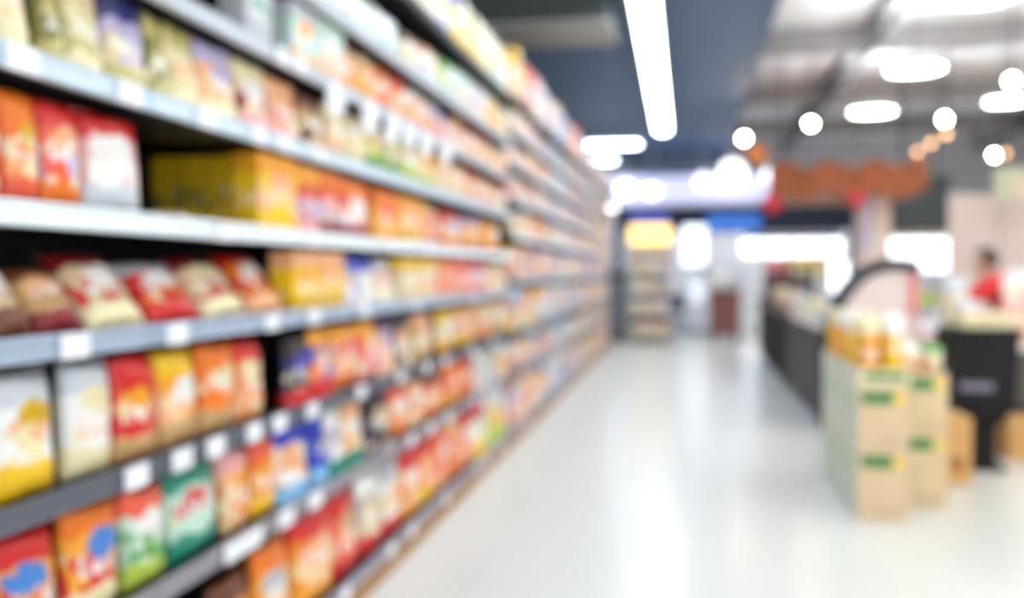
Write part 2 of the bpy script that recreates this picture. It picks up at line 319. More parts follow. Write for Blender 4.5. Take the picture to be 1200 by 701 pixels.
# near stock, read shelf by shelf: left px, right px, kind, height share, ground, top band, bottom band, emblem, picture
NEAR = {
 0: [(215, 258, 'bag', .7, 'brown', 'black', None, 'amber', 'orange'), (258, 301, 'bag', .78, 'orange', 'brown', None, 'amber', 'amber'), (301, 346, 'bag', .86, 'amber', 'orange', None, 'grey', 'amber'),
     (346, 394, 'bag', .9, 'orange', 'red', 'amber', 'peach', 'amber'), (394, 424, 'bag', .9, 'coral', 'red', 'red', 'tan', 'peach'), (424, 450, 'bag', .92, 'grey', 'white', 'red', 'beige', 'beige'), (450, 474, 'bag', .92, 'white', 'grey', 'red', 'peach', 'beige'),
     (474, 494, 'bag', .9, 'peach', 'red', 'amber', 'white', 'orange'), (494, 512, 'bag', .9, 'coral', 'red', 'yellow', 'peach', 'amber'), (512, 529, 'bag', .9, 'orange', 'coral', 'peach', 'white', 'coral'), (529, 545, 'bag', .9, 'coral', 'peach', 'orange', 'peach', 'orange'),
     (545, 559, 'bag', .9, 'peach', 'red', None, 'white', 'coral'), (559, 572, 'pouch', .9, 'white', 'red', 'yellow', 'mint', 'cream'), (572, 584, 'pouch', .9, 'cream', 'white', 'lime', 'yellow', 'lime'), (584, 597, 'pouch', .9, 'yellow', 'white', 'lime', 'white', 'amber')],
 1: [(-60, -4, 'bag', .9, 'red', 'red', 'yellow', 'azure', 'amber'), (-4, 74, 'bag', .96, 'amber', 'red', 'red', 'azure', 'red'), (75, 146, 'bag', .97, 'amber', 'orange', 'cream', 'azure', 'red'), (147, 199, 'bag', .93, 'mint', 'coral', 'lime', 'white', 'green'),
     (200, 264, 'bag', .97, 'mint', 'teal', 'teal', 'red', 'mint'), (265, 298, 'bag', .97, 'peach', 'pink', None, 'amber', 'orange'), (298, 326, 'bag', .95, 'orange', 'coral', 'yellow', 'amber', 'amber'), (326, 366, 'pouch', .94, 'white', 'blue', 'sky', 'peach', 'peach'),
     (367, 386, 'pouch', .94, 'blue', 'blue', 'sky', 'navy', None), (386, 405, 'pouch', .93, 'lavender', 'white', 'teal', 'grey', 'white'), (405, 429, 'pouch', .93, 'cream', 'peach', 'teal', 'white', 'peach'), (430, 461, 'pouch', .9, 'plum', 'plum', None, 'beige', 'purple'),
     (461, 482, 'bag', .9, 'peach', 'coral', 'orange', 'white', 'orange'), (482, 499, 'bag', .88, 'orange', 'peach', None, 'white', 'peach'), (499, 522, 'bag', .92, 'coral', 'brown', 'orange', 'peach', 'peach'), (522, 542, 'bag', .95, 'coral', 'orange', 'amber', 'peach', 'orange'),
     (542, 560, 'bag', .95, 'orange', 'red', None, 'peach', 'coral'), (560, 573, 'pouch', .9, 'grey', 'white', None, 'mint', 'white'), (573, 586, 'pouch', .9, 'white', 'grey', 'grey', 'lime', 'grey'), (586, 598, 'pouch', .9, 'cream', 'white', None, 'amber', 'peach')],
 2: [(-70, -4, 'bag', .96, 'white', 'silver', 'yellow', 'gold', 'cream'), (-3, 75, 'bag', .98, 'white', 'silver', 'yellow', 'gold', 'cream'), (80, 137, 'bag', .97, 'white', 'silver', 'cream', 'cream', 'white'), (138, 190, 'bag', .97, 'red', 'red', 'tan', 'amber', 'red'),
     (191, 238, 'bag', .97, 'amber', 'yellow', 'tan', 'white', 'peach'), (239, 283, 'bag', .97, 'orange', 'orange', 'tan', 'cream', 'orange'), (283, 312, 'bag', .95, 'orange', 'red', None, 'cream', 'peach'), (340, 367, 'pouch', .85, 'navy', 'plum', 'red', 'blue', 'plum'),
     (367, 394, 'pouch', .92, 'blue', 'amber', 'red', 'peach', 'orange'), (394, 422, 'bag', .95, 'pink', 'amber', 'orange', 'coral', 'peach'), (422, 446, 'bag', .95, 'coral', 'amber', None, 'cream', 'pink'), (446, 464, 'pouch', .94, 'peach', 'purple', None, 'lavender', 'pink'),
     (464, 486, 'pouch', .9, 'purple', 'plum', None, 'peach', 'beige'), (487, 513, 'bag', .9, 'tan', 'peach', None, 'peach', 'beige'), (514, 536, 'bag', .92, 'cream', 'yellow', 'amber', 'white', 'cream'), (536, 560, 'bag', .92, 'white', 'amber', 'yellow', 'peach', 'orange'),
     (560, 578, 'bag', .92, 'peach', 'beige', None, 'cream', 'orange'), (578, 597, 'bag', .92, 'beige', 'peach', None, 'white', 'tan')],
 3: [(-62, -2, 'lean', .92, 'brown', 'maroon', 'tan', 'white', 'tan'), (-2, 46, 'lean', .96, 'brown', 'tan', 'brown', 'white', 'beige'), (47, 106, 'lean', .84, 'tan', 'brown', 'maroon', 'peach', 'tan'), (107, 178, 'lean', 1.06, 'beige', 'maroon', 'cream', 'white', 'red'),
     (179, 240, 'lean', .94, 'red', 'grey', 'red', 'white', 'orange'), (241, 297, 'lean', 1.04, 'beige', 'maroon', 'cream', 'cream', 'red'), (298, 336, 'lean', 1.14, 'orange', 'red', 'peach', 'white', 'red'), (340, 370, 'box', .95, 'yellow', 'peach', 'gold', 'amber', 'yellow'), (370, 400, 'box', .95, 'amber', 'peach', 'gold', 'peach', 'yellow'),
     (401, 421, 'pouch', .9, 'white', 'blue', None, 'grey', 'lavender'), (421, 441, 'pouch', .88, 'lavender', 'blue', None, 'white', 'white'), (442, 465, 'pouch', .88, 'white', 'grey', None, 'pink', 'cream'), (466, 488, 'box', .92, 'beige', 'yellow', None, 'cream', 'beige'), (488, 511, 'box', .92, 'cream', 'yellow', None, 'white', 'peach'),
     (512, 530, 'box', .92, 'coral', 'orange', None, 'peach', 'coral'), (530, 548, 'box', .92, 'coral', 'coral', 'orange', 'orange', 'pink'), (548, 568, 'box', .9, 'pink', 'red', 'red', 'lavender', 'pink'), (569, 583, 'pouch', .9, 'peach', 'cream', None, 'amber', 'cream'), (583, 598, 'pouch', .9, 'beige', 'cream', None, 'peach', 'beige')],
 4: [(-70, -25, 'bag', .9, 'red', 'red', None, 'orange', 'orange'), (-25, 12, 'bag', .93, 'red', 'coral', None, 'pink', 'red'), (13, 56, 'bag', .97, 'orange', 'orange', 'coral', 'gold', 'peach'), (57, 106, 'bag', .97, 'coral', 'red', 'orange', 'peach', 'lavender'), (107, 176, 'bag', .98, 'pink', 'red', 'silver', 'white', 'white'),
     (300, 345, 'box', .98, 'yellow', 'amber', 'yellow', 'peach', 'peach'), (346, 372, 'box', .95, 'red', 'amber', 'pink', 'red', 'lavender'), (372, 398, 'box', .95, 'red', 'orange', 'maroon', 'coral', 'lavender'), (399, 428, 'box', .92, 'coral', 'orange', 'maroon', 'white', 'white'),
     (436, 465, 'box', .9, 'amber', 'orange', 'amber', 'coral', 'amber'), (465, 497, 'box', .9, 'amber', 'amber', 'gold', 'peach', 'amber'), (498, 520, 'bag', .9, 'coral', 'cream', 'pink', 'red', 'orange'), (520, 544, 'bag', .9, 'peach', 'red', 'orange', 'lavender', 'coral'), (545, 567, 'bag', .86, 'amber', 'lavender', 'orange', 'peach', 'amber'), (567, 590, 'bag', .86, 'amber', 'amber', 'orange', 'white', 'amber')],
 5: [(-60, 0, 'pouch', .98, 'cream', 'white', 'grey', 'white', 'beige'), (1, 44, 'pouch', 1.0, 'cream', 'pink', 'cream', 'white', 'cream'), (54, 82, 'pouch', .96, 'olive', 'olive', 'khaki', 'khaki', 'olive'), (83, 129, 'pouch', 1.0, 'khaki', 'beige', 'cream', 'cream', 'khaki'), (130, 181, 'pouch', 1.0, 'lavender', 'navy', 'khaki', 'lavender', 'beige'),
     (182, 203, 'pouch', .98, 'olive', 'khaki', 'khaki', 'khaki', 'olive'), (204, 238, 'pouch', 1.0, 'cream', 'khaki', 'cream', 'cream', 'khaki'), (239, 284, 'pouch', 1.0, 'peach', 'lavender', 'cream', 'lavender', 'peach'), (285, 320, 'pouch', .98, 'beige', 'cream', 'pink', 'white', 'maroon'), (321, 354, 'pouch', .94, 'coral', 'peach', 'pink', 'peach', 'beige'),
     (355, 386, 'pouch', .9, 'tan', 'brown', None, 'beige', 'brown'), (387, 409, 'bag', .96, 'beige', 'cream', None, 'cream', 'peach'), (409, 432, 'bag', .96, 'cream', 'beige', None, 'white', 'beige'), (433, 453, 'bag', .96, 'cream', 'cream', 'green', 'peach', 'lime'), (453, 474, 'bag', .96, 'beige', 'white', 'green', 'cream', 'green'),
     (474, 493, 'bag', .94, 'peach', 'lime', 'lime', 'white', 'lime'), (493, 513, 'bag', .94, 'cream', 'yellow', 'lime', 'amber', 'yellow'), (514, 532, 'bag', .92, 'peach', 'amber', None, 'beige', 'cream'), (532, 550, 'bag', .92, 'cream', 'peach', None, 'white', 'peach'), (550, 566, 'bag', .92, 'peach', 'coral', None, 'cream', 'pink'), (566, 582, 'bag', .9, 'pink', 'peach', None, 'cream', 'orange'), (582, 598, 'bag', .9, 'peach', 'red', None, 'white', 'beige')],
 6: [(285, 318, 'box', .9, 'grey', 'silver', None, 'teal', 'grey'), (340, 372, 'box', .98, 'mint', 'silver', 'peach', 'amber', 'silver'), (373, 402, 'box', .98, 'silver', 'mint', 'peach', 'white', 'mint'), (403, 424, 'bag', .95, 'amber', 'tan', 'amber', 'peach', 'orange'), (424, 443, 'bag', .95, 'amber', 'beige', 'amber', 'peach', 'peach'), (443, 462, 'bag', .95, 'coral', 'orange', 'orange', 'peach', 'coral'), (463, 484, 'bag', .95, 'orange', 'coral', 'amber', 'white', 'peach'),
     (484, 502, 'bag', .95, 'peach', 'white', 'orange', 'peach', 'orange'), (502, 520, 'bag', .93, 'pink', 'white', 'coral', 'lavender', 'orange'), (520, 534, 'pouch', .93, 'lavender', 'purple', None, 'peach', 'pink'), (534, 548, 'pouch', .93, 'beige', 'peach', None, 'pink', 'tan'), (548, 563, 'bag', .93, 'peach', 'red', None, 'white', 'coral'), (563, 580, 'bag', .9, 'cream', 'coral', None, 'pink', 'peach'), (580, 598, 'bag', .9, 'peach', 'beige', None, 'cream', 'orange')],
 7: [(350, 382, 'bag', .7, 'white', 'grey', None, 'cream', 'cream'), (382, 410, 'bag', .7, 'lavender', 'white', None, 'grey', 'white'), (410, 440, 'pouch', .72, 'white', 'lime', 'mint', 'mint', 'mint'), (440, 472, 'pouch', .72, 'mint', 'white', 'teal', 'mint', 'silver'), (475, 498, 'bag', .72, 'cream', 'brown', None, 'white', 'beige'), (498, 520, 'bag', .8, 'white', 'peach', None, 'cream', 'silver'), (520, 538, 'bag', .85, 'lime', 'green', 'mint', 'white', 'mint'),
     (538, 556, 'bag', .95, 'white', 'mint', 'cream', 'mint', 'silver'), (556, 575, 'bag', .95, 'silver', 'white', 'cream', 'white', 'lavender'), (575, 590, 'bag', .95, 'yellow', 'cream', 'amber', 'peach', 'amber'), (590, 605, 'bag', .95, 'cream', 'mint', None, 'white', 'peach')],
 8: [(496, 515, 'pouch', .9, 'white', 'cream', None, 'cream', 'cream'), (516, 531, 'pouch', .95, 'cream', 'white', 'lavender', 'beige', 'white'), (532, 546, 'pouch', .95, 'yellow', 'blue', 'yellow', 'cream', 'lime'), (547, 560, 'pouch', 1, 'cream', 'cream', 'yellow', 'yellow', 'cream'), (561, 574, 'pouch', 1, 'yellow', 'cream', None, 'white', 'cream'), (575, 587, 'pouch', 1, 'cream', 'cream', 'mint', 'yellow', 'khaki'), (588, 600, 'pouch', 1, 'mint', 'cream', None, 'cream', 'cream')],
}
GAPH = [.345, .245, .248, .202, .228, .205, .2, .245, .38]
FRONT = XF - .012
def spacing(zs, L_): return (zs[L_ + 1] - zs[L_] - .055) if L_ < 8 else .36
rows = {i: [] for i in range(9)}
for L_, items in NEAR.items():
    z = Z_NEAR[L_] + .007
    for n, (a, b_, kind, hf, base, top, bot, logo, pic) in enumerate(items):
        ya, yb = Yx(a, FRONT - .02), min(6.375, Yx(b_, FRONT - .02))
        if yb - ya < .06: continue
        dm = design(base, top, bot, logo, pic, seed=L_ * 31 + n)
        lean = 0; k2 = kind
        h = GAPH[L_] * min(hf, .985); d = dict(bag=.075, pouch=.09, box=.08, lean=.07)[kind]
        if kind == 'lean': k2 = 'bag'; lean = math.radians(38); h = .185 * hf
        if L_ == 8: h = .33 * hf
        o = product(k2, FRONT - (.0 if kind != 'box' else .004), ya, yb, z, h, d, dm, True, None, lean)
        rows[L_].append((ya, o, 'leaning chip bag' if lean else KW[k2], base, top, logo, ''))
# second and third boxes behind the amber front one: their narrow yellow sides show through the gap
for q in range(3):
    ya, yb = Yx(303, FRONT - .02), Yx(343, FRONT - .02)
    o = product('box', FRONT - .088 * (q + 1), ya, yb, Z_NEAR[4] + .007, .216, .08, design('gold', 'gold', 'yellow', 'yellow', 'olive', seed=200 + q), True)
    tag(o, 'yellow snack box, %s in line behind the yellow and amber box on the fifth shelf' % ordinal(q + 2), 'snack box', 'yellow boxes in depth')
ya, yb = Yx(180, FRONT - .06), Yx(222, FRONT - .06)
o = link('snack_bar', BOX, None, (FRONT - .06, (ya + yb) / 2, Z_NEAR[4] + .009), (0, 0, 1.9), (.11, .06, .03), design('brown', 'tan', None, 'tan', 'brown', seed=3)); link('lid_flap', FLAP, o, m=MATS[('d', 'brown', 'tan', None, 'tan', 'brown', 3)])
tag(o, 'small flat brown pack lying alone in the dark gap of the fifth shelf', 'snack pack')
# far stock beyond the first four bays
POOL = {0: 'coral white orange amber sky lime peach white lavender', 1: 'orange white sky peach amber mint lavender silver', 2: 'amber yellow white sky peach cream lavender silver', 3: 'orange amber red peach white lavender sky cream', 4: 'cream peach khaki orange beige white amber pink',
        5: 'amber orange peach cream lavender white pink', 6: 'peach cream yellow beige lavender white pink', 7: 'cream yellow pink beige peach mint lavender khaki', 8: 'pink peach cream lavender yellow coral silver'}
NF = {i: 6.40 for i in range(9)}
for L_ in range(9):
    y = NF[L_]; z = Z_FAR[L_] + .007; pool = POOL[L_].split(); kinds = ['bag', 'pouch', 'box', 'jar']
    while y < GY1 - .2:
        kind = R.choices(kinds, (3, 3, 4, 1.2))[0]; base = R.choice(pool); top = R.choice(pool + [None]); logo = R.choice(['white', 'cream', 'red', 'blue', 'amber'])
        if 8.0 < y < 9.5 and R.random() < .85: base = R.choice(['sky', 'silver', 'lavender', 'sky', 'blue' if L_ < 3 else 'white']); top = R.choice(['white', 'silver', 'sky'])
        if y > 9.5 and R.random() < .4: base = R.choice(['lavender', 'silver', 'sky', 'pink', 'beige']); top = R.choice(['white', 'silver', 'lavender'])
        for _ in range(R.choice((1, 2, 2, 3))):
            w = R.uniform(.13, .2) * (.75 if kind == 'jar' else 1)
            if (y - GY0) % BAY > BAY - w * .6: y += 0
            if y + w > GY1 - .04: break
            h = spacing(Z_FAR, L_) * R.uniform(.82, .96)
            if L_ == 8: h = R.uniform(.26, .42)
            if L_ == 0: h = min(h, .31)
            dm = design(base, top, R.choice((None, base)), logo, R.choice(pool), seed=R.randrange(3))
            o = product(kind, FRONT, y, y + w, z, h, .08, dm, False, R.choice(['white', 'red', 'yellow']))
            rows[L_].append((y, o, KW[kind], base, top, logo, ''))
            y += w
        if R.random() < .12: y += R.uniform(.03, .12)
for L_, it in rows.items():
    it.sort(key=lambda q: q[0])
    for i, (y, o, kw, base, top, logo, ex) in enumerate(it):
        c = base + (' and ' + top if top and top != base else '')
        tag(o, '%s %s%s, %s from the near end of the %s' % (c, kw, ex, ordinal(i + 1), ROWN[L_]), kw.replace('leaning ', ''), 'packs along the ' + ROWN[L_])

# ------------------------------------------------------------------ ceiling fittings
ZL = 3.73
tubem = emit('white_tube_light', (222, 238, 255), 15)
hous = mat('white_light_housing', (232, 236, 240), .5)
steel = mat('dark_steel', (66, 68, 72), .5, .4)
def strip(name, x, ya, yb, z, label, along='y', m=tubem, wid=.24):
    r = root(name, (x, ya, z), label, 'ceiling light', 'linear ceiling lights')
    ln = yb - ya
    bm = nb(); box(bm, -wid / 2 - .015, wid / 2 + .015, -.03, ln + .03, .03, .1, bev=.01); a = obj('housing', bm, hous, r)
    bm = nb(); n = 10
    A = [(wid / 2 * math.cos(math.pi * i / n), -.045 * math.sin(math.pi * i / n) + .03) for i in range(n + 1)]
    va = [bm.verts.new((x_, 0, z_)) for x_, z_ in A]; vb = [bm.verts.new((x_, ln, z_)) for x_, z_ in A]
    for i in range(n): bm.faces.new((va[i], va[i + 1], vb[i + 1], vb[i]))
    bm.faces.new(va[::-1]); bm.faces.new(vb); bm.faces.new((va[0], vb[0], vb[n], va[n]))
    obj('diffuser', bm, m, r)
    k = 0
    for q in range(max(2, int(ln / 3) + 1)):
        yy = .2 + (ln - .4) * q / (max(2, int(ln / 3) + 1) - 1)
        bm = nb(); tube(bm, (0, yy, .1), (0, yy, (4.045 if x < 1 else 4.695) - z), .006, 6); obj('suspension_rod', bm, steel, r)
    if along == 'x': r.rotation_euler = (0, 0, -math.pi / 2)
    return r
strip('linear_light', -.37, 1.0, 17.4, ZL, 'long bright white linear light hung above the aisle along the shelves')
p = at(672, 170, 18.8); strip('linear_light', p.x, p.y, p.y + 1.3, p.z - .03, 'short white crosswise light beyond the end of the long linear light', 'x', wid=.34)
p = at(682, 188, 21.4); strip('linear_light', p.x, p.y, p.y + .75, p.z - .03, 'shortest white crosswise light, lower and behind the other crosswise one', 'x', wid=.4)
# air duct crossing the dark ceiling; shade and bounce light put into its two colours
r = root('air_duct', (0, 0, 0), 'boxed air duct crossing the ceiling above the shelves, face toned as shaded, underside as lit', 'duct')
bx('duct_casing', mat('shaded_duct_face', (66, 72, 66), .6), r, -7, -.72, 9.1, 10.0, 3.62, 4.045, bev=.01)
bx('duct_soffit', mat('bounce_lit_soffit', (190, 182, 172), .6), r, -7, -.70, 9.08, 10.02, 3.595, 3.62)
# round pendants
lampm = emit('warm_white_lamp_disc', (255, 250, 244), 21)
upm = emit('added_ceiling_glow', (244, 249, 255), 36)
shade = mat('pendant_shade_white', (226, 222, 216), .4)
def pendant(x, y, z, rad, label):
    r = root('pendant_lamp', (x, y, z), label, 'pendant lamp', 'round pendant lamps')
    bm = nb(); lathe(bm, [(rad - .012, .0), (rad, .0), (rad + .012, .02), (rad + .004, .085), (rad - .02, .1), (rad - .03, .085), (rad - .035, .06), (0, .06), (0, .045), (rad - .03, .045), (rad - .012, 0)], 32); obj('lamp_shade', bm, shade, r, True)
    bm = nb(); lathe(bm, [(0, .008), (rad - .014, .012), (rad - .014, .03), (0, .03)], 32); obj('lamp_diffuser', bm, lampm, r)
    bm = nb(); lathe(bm, [(.03, .064), (rad - .06, .064), (rad - .06, .072), (.03, .072), (.03, .064)], 32); obj('added_uplight', bm, upm, r)  # hidden glowing disc added to brighten the ceiling
    bm = nb(); tube(bm, (0, 0, .061), (0, 0, 4.695 - z), .008, 6); obj('cord', bm, steel, r)
for px, py, w, lab in ((1150, 22, 75, 'nearest and largest round pendant lamp, at the top right'), (1072, 97, 60, 'second round pendant lamp in the row over the displays'), (1022, 142, 48, 'third and smallest round pendant lamp in the row over the displays'), (1180, 135, 44, 'round pendant lamp alone to the right of the row of three')):
    Y = (ZL - H) / ((318 - py) / F) * .999
    p = at(px, py, Y); pendant(p.x, p.y, ZL, w * Y / F / 2, lab)
for x, y, lab in ((3.1, 6.3, 'added unseen pendant lamp overhead, one before the nearest of the row'), (3.0, 3.0, 'added unseen pendant lamp overhead beside the near end of the aisle'), (3.0, -.3, 'added unseen pendant lamp overhead behind the viewer'), (5.6, 12.2, 'added unseen outer pendant lamp over the pink panels'), (5.6, 8.9, 'added unseen outer pendant lamp beyond the black bin'), (5.6, 5.6, 'added unseen outer pendant lamp beside the black bin'), (5.6, 2.3, 'added unseen outer pendant lamp at the near right')):  # unseen lamps added along the rows to brighten the shop
    pendant(x, y, ZL, .33, lab)
# track spotlights
spotm = emit('spot_lens_glow', (255, 236, 210), 110); spotdim = emit('spot_lens_dim', (255, 196, 146), 3.6)
blk = mat('black_satin', (30, 29, 30), .45)
def spot(px, py, Z, m, label):
    Y = (Z - H) / ((318 - py) / F); p = at(px, py, Y)
    r = root('spotlight', p, label, 'spotlight', 'ceiling spotlights')
    d = Vector((-p.x, -p.y, -1.6)).normalized()
    bm = nb(); tube(bm, -d * .0, -d * .16, .07, 16, .055); obj('can', bm, blk, r)
    bm = nb(); tube(bm, d * .012, d * .002, .05, 16); obj('lens', bm, m, r)
    bm = nb(); tube(bm, -d * .1, -d * .1 + Vector((0, 0, 4.7 - p.z + d.z * .1)), .01, 6); obj('stem', bm, blk, r)
    return p
for px, py, Z, m, lab in ((950, 145, 3.55, spotm, 'bright spotlight alone between the linear light and the round pendants'), (872, 162, 3.5, spotm, 'small warm spotlight above the orange paper lantern'), (1107, 140, 3.5, spotm, 'bright spotlight just right of the third round pendant'),
                          (1186, 95, 3.5, spotm, 'bright spotlight at the far right, between two round pendants'), (1165, 182, 3.5, spotm, 'bright spotlight low above the pink panels'), (1178, 180, 3.5, spotdim, 'dim spotlight touching the bright one above the pink panels'),
                          (1075, 178, 3.5, spotdim, 'lowest dim amber spotlight in the slanting line of three'), (1091, 168, 3.5, spotdim, 'middle dim amber spotlight in the slanting line of three'), (1109, 157, 3.5, spotdim, 'upper dim amber spotlight directly under a bright one')):
    spot(px, py, Z, m, lab)
# roof trusses: two dark joists running down the shop and crossing purlins
def joist(x, label):
    r = root('roof_joist', (x, 0, 4.45), label, 'joist', 'roof joists')
    bx('chord', steel, r, -.05, .05, -2.5, 25.5, .17, .245); bx('chord', steel, r, -.04, .04, -2.5, 25.5, -.2, -.12)
    bm = nb(); y = -2.4; k = 0
    while y < 25.2:
        tube(bm, (0, y, -.16 if k % 2 == 0 else .17), (0, y + .5, .17 if k % 2 == 0 else -.16), .018, 6); y += .5; k += 1
    obj('web', bm, steel, r)
joist(2.55, 'long dark steel roof joist above the displays, nearer the aisle'); joist(7.2, 'long dark steel roof joist further right above the pendants')
for i, (y, n) in enumerate(((10.4, 'nearest'), (14.2, 'second'), (18.5, 'third'), (22.5, 'farthest'))):
    bm = nb(); box(bm, 1.0, 10.8, y - .06, y + .06, 4.32, 4.36); box(bm, 1.0, 10.8, y - .015, y + .015, 4.36, 4.66); box(bm, 1.0, 10.8, y - .06, y + .06, 4.66, 4.7)
    tag(obj('cross_beam', bm, mat('brown_grey_steel', (172, 168, 166), .5, .2)), '%s grey steel beam crossing under the light corrugated ceiling' % n, 'beam', 'cross beams')

# ------------------------------------------------------------------ timber canopy, pillar, lanterns
wood = mat('orange_timber', (170, 94, 48), .6, noise=.5, scale=1.6)
def canopy():
    Y0, Y1 = 15.6, 18.5
    a, b_ = at(905, 236, Y0), at(1082, 190, Y0)
    r = root('timber_canopy', (a.x, Y0, 0), 'orange timber slatted canopy hung over the displays beside the pillar', 'canopy')
    w = b_.x - a.x; zb = a.z + .12; zt = at(990, 192, Y0).z
    bx('soffit_board', wood, r, 0, w, 0, Y1 - Y0, zb, zb + .04)
    n = 24
    for i in range(n):
        x = w * i / (n - 1); lift = .16 * math.sin(i * .9)
        bx('slat', wood, r, x - .062, x + .062, -.05 + .03 * (i % 2), -.012 + .03 * (i % 2), zb - .04 + lift * .5, zt + lift * .4, bev=.005)
    bx('rail', wood, r, -.05, w + .05, .025, .06, zb + .12, zb + .2); bx('rail', wood, r, -.05, w + .05, .025, .06, zt - .22, zt - .14)
    for x in (.2, w - .2): bm = nb(); tube(bm, (x, .6, zb + .04), (x, .6, 4.7), .012, 6); obj('hanger', bm, steel, r)
canopy()
def lantern(px, py, Y, rad, m, label, flat=1.0):
    p = at(px, py, Y); r = root('paper_lantern', p, label, 'lantern', 'hanging lanterns')
    bm = nb(); pr = []
    for i in range(17):
        a = -math.pi / 2 + math.pi * i / 16; q = rad * math.cos(a) * (1 + .035 * (i % 2)); pr.append((max(q, 0) if 0 < i < 16 else 0, rad * flat * math.sin(a)))
    lathe(bm, pr, 20); obj('lantern_shade', bm, m, r, True)
    bm = nb(); lathe(bm, [(0, rad * flat), (.05, rad * flat), (.05, rad * flat + .05), (0, rad * flat + .05)], 10); obj('cap', bm, blk, r)
    bm = nb(); tube(bm, (0, 0, rad * flat + .04), (0, 0, (4.7 if p.x > 1 else 4.05) - p.z), .006, 6); obj('cord', bm, blk, r)
lantern(886, 181, 15.0, .15, mat('orange_paper', (240, 138, 52), .6), 'round orange paper lantern hanging left of the timber canopy')
redp = mat('red_paper', (214, 40, 56), .5)
lantern(905, 239, 15.2, .13, redp, 'small red lantern hanging under the left corner of the timber canopy', 1.2)
lantern(1003, 234, 15.2, .12, redp, 'small red lantern hanging beside the pillar under the timber canopy', 1.1)
# pillar
a = at(1006, 300, 16.2); b_ = at(1043, 300, 16.2)
r = root('pillar', ((a.x + b_.x) / 2, 16.4, 0), 'square beige pink pillar rising to the timber canopy', 'pillar'); w = (b_.x - a.x) / 2
bx('shaft', mat('beige_pillar', (244, 224, 208), .6), r, -w, w, -w, w, .0, at(1020, 206, 16.2).z, bev=.02)
bx('plinth', mat('pillar_plinth', (120, 110, 104), .6), r, -w - .02, w + .02, -w - .02, w + .02, 0, .14, bev=.01)
bx('poster', mat('pale_lilac_poster', (214, 204, 226), .6), r, -w + .03, -.03, -w - .012, -w - .002, 1.5, 2.5)

# ------------------------------------------------------------------ back of the shop
def rect(px0, py0, px1, py1, Y):
    a, b_ = at(px0, max(py0, py1), Y), at(px1, min(py0, py1), Y); return a.x, b_.x, a.z, b_.z
Y = 22.0
x0, x1, z0, z1 = rect(718, 238, 926, 203, Y)
r = root('fascia_sign', (x0, Y, 0), 'long glowing lavender white fascia panel across the back of the shop', 'fascia sign')
bx('panel', emit('lavender_lightbox', (214, 214, 244), .4), r, 0, x1 - x0, 0, .2, z0, z1, bev=.01)
bx('trim_rail', mat('pale_trim', (200, 200, 214), .5), r, -.05, x1 - x0 + .05, -.03, .22, z0 - .1, z0 - .005)
bx('upper_rail', mat('indigo_rail', (70, 80, 140), .5), r, .6, x1 - x0 - 1.2, -.03, .22, z1 + .005, z1 + .09)
for s in (.4, x1 - x0 - .4): bm = nb(); tube(bm, (s, .1, z1), (s, .1, 4.05 if x0 + s < 1 else 4.7), .02, 8); obj('hanger', bm, steel, r)
downm = emit('cool_globe', (240, 244, 255), 2.0)
for px, py, rad, lab in ((733, 222, .2, 'white globe lamp at the left end of the lavender fascia'), (764, 224, .17, 'paler white globe lamp, second along the lavender fascia'), (824, 212, .17, 'white globe lamp left of the biggest one before the fascia'), (858, 203, .3, 'biggest white globe lamp before the right half of the fascia'), (905, 205, .2, 'white globe lamp at the right end of the fascia')):
    p = at(px, py, 21.5); r = root('globe_lamp', p, lab, 'globe lamp', 'globe lamps along the fascia')
    bm = nb(); lathe(bm, [(0 if i in (0, 12) else rad * math.cos(-math.pi / 2 + math.pi * i / 12), rad * math.sin(-math.pi / 2 + math.pi * i / 12)) for i in range(13)], 20); obj('globe', bm, downm, r, True)
    bm = nb(); lathe(bm, [(0, rad - .02), (.07, rad - .02), (.06, rad + .08), (0, rad + .08)], 12); obj('cap', bm, hous, r)
    bm = nb(); tube(bm, (0, 0, rad + .06), (0, 0, (4.05 if p.x < 1 else 4.7) - p.z), .012, 6); obj('stem', bm, hous, r)
# navy shopfront header with lit blue screens
Y = 23.6
x0, x1, z0, z1 = rect(722, 272, 1003, 232, Y)
r = root('shopfront_header', (x0, Y, 0), 'dark navy header band over the bright shop entrance at the back', 'header')
navy = mat('navy_header', (38, 54, 78), .5)
bx('band', navy, r, 0, x1 - x0, 0, .3, z0, z1 + .5, bev=.01); bx('lower_trim', mat('pale_trim', (200, 200, 214), .5), r, 3.1, x1 - x0 - .3, -.02, .3, z0 - .2, z0 - .005)
for px in (724, 824, 1001):
    x = at(px, 300, Y).x; bx('post', navy, r, x - x0 - .1, x - x0 + .1, 0, .3, 0, z0 - .006)
def screen(px0, py0, px1, py1, Y, col, s, label):
    x0, x1, z0, z1 = rect(px0, py0, px1, py1, Y)
    r = root('lit_sign', (x0, Y, 0), label, 'sign', 'lit blue signs')
    bx('casing', blk, r, -.03, x1 - x0 + .03, 0, .08, z0 - .03, z1 + .03, bev=.01); bx('lit_face', emit('face_%d' % px0, col, s * .55), r, 0, x1 - x0, -.008, -.001, z0, z1)
    bx('bracket', blk, r, (x1 - x0) / 2 - .05, (x1 - x0) / 2 + .05, .081, .2, (z0 + z1) / 2 - .1, (z0 + z1) / 2 + .1)
screen(738, 248, 784, 264, 23.3, (74, 88, 190), .8, 'indigo lit sign on the navy header, above the yellow-topped rack')
screen(828, 250, 892, 272, 23.3, (64, 122, 214), .85, 'bright blue lit sign on the navy header, right of centre')
strip('linear_light', -2.5, 24.7, 33.5, 2.85, 'added unseen linear light behind the navy header, brightening the back wall', 'x', emit('added_wash_tube', (246, 250, 255), 16))  # hidden strip added to wash the back wall with light
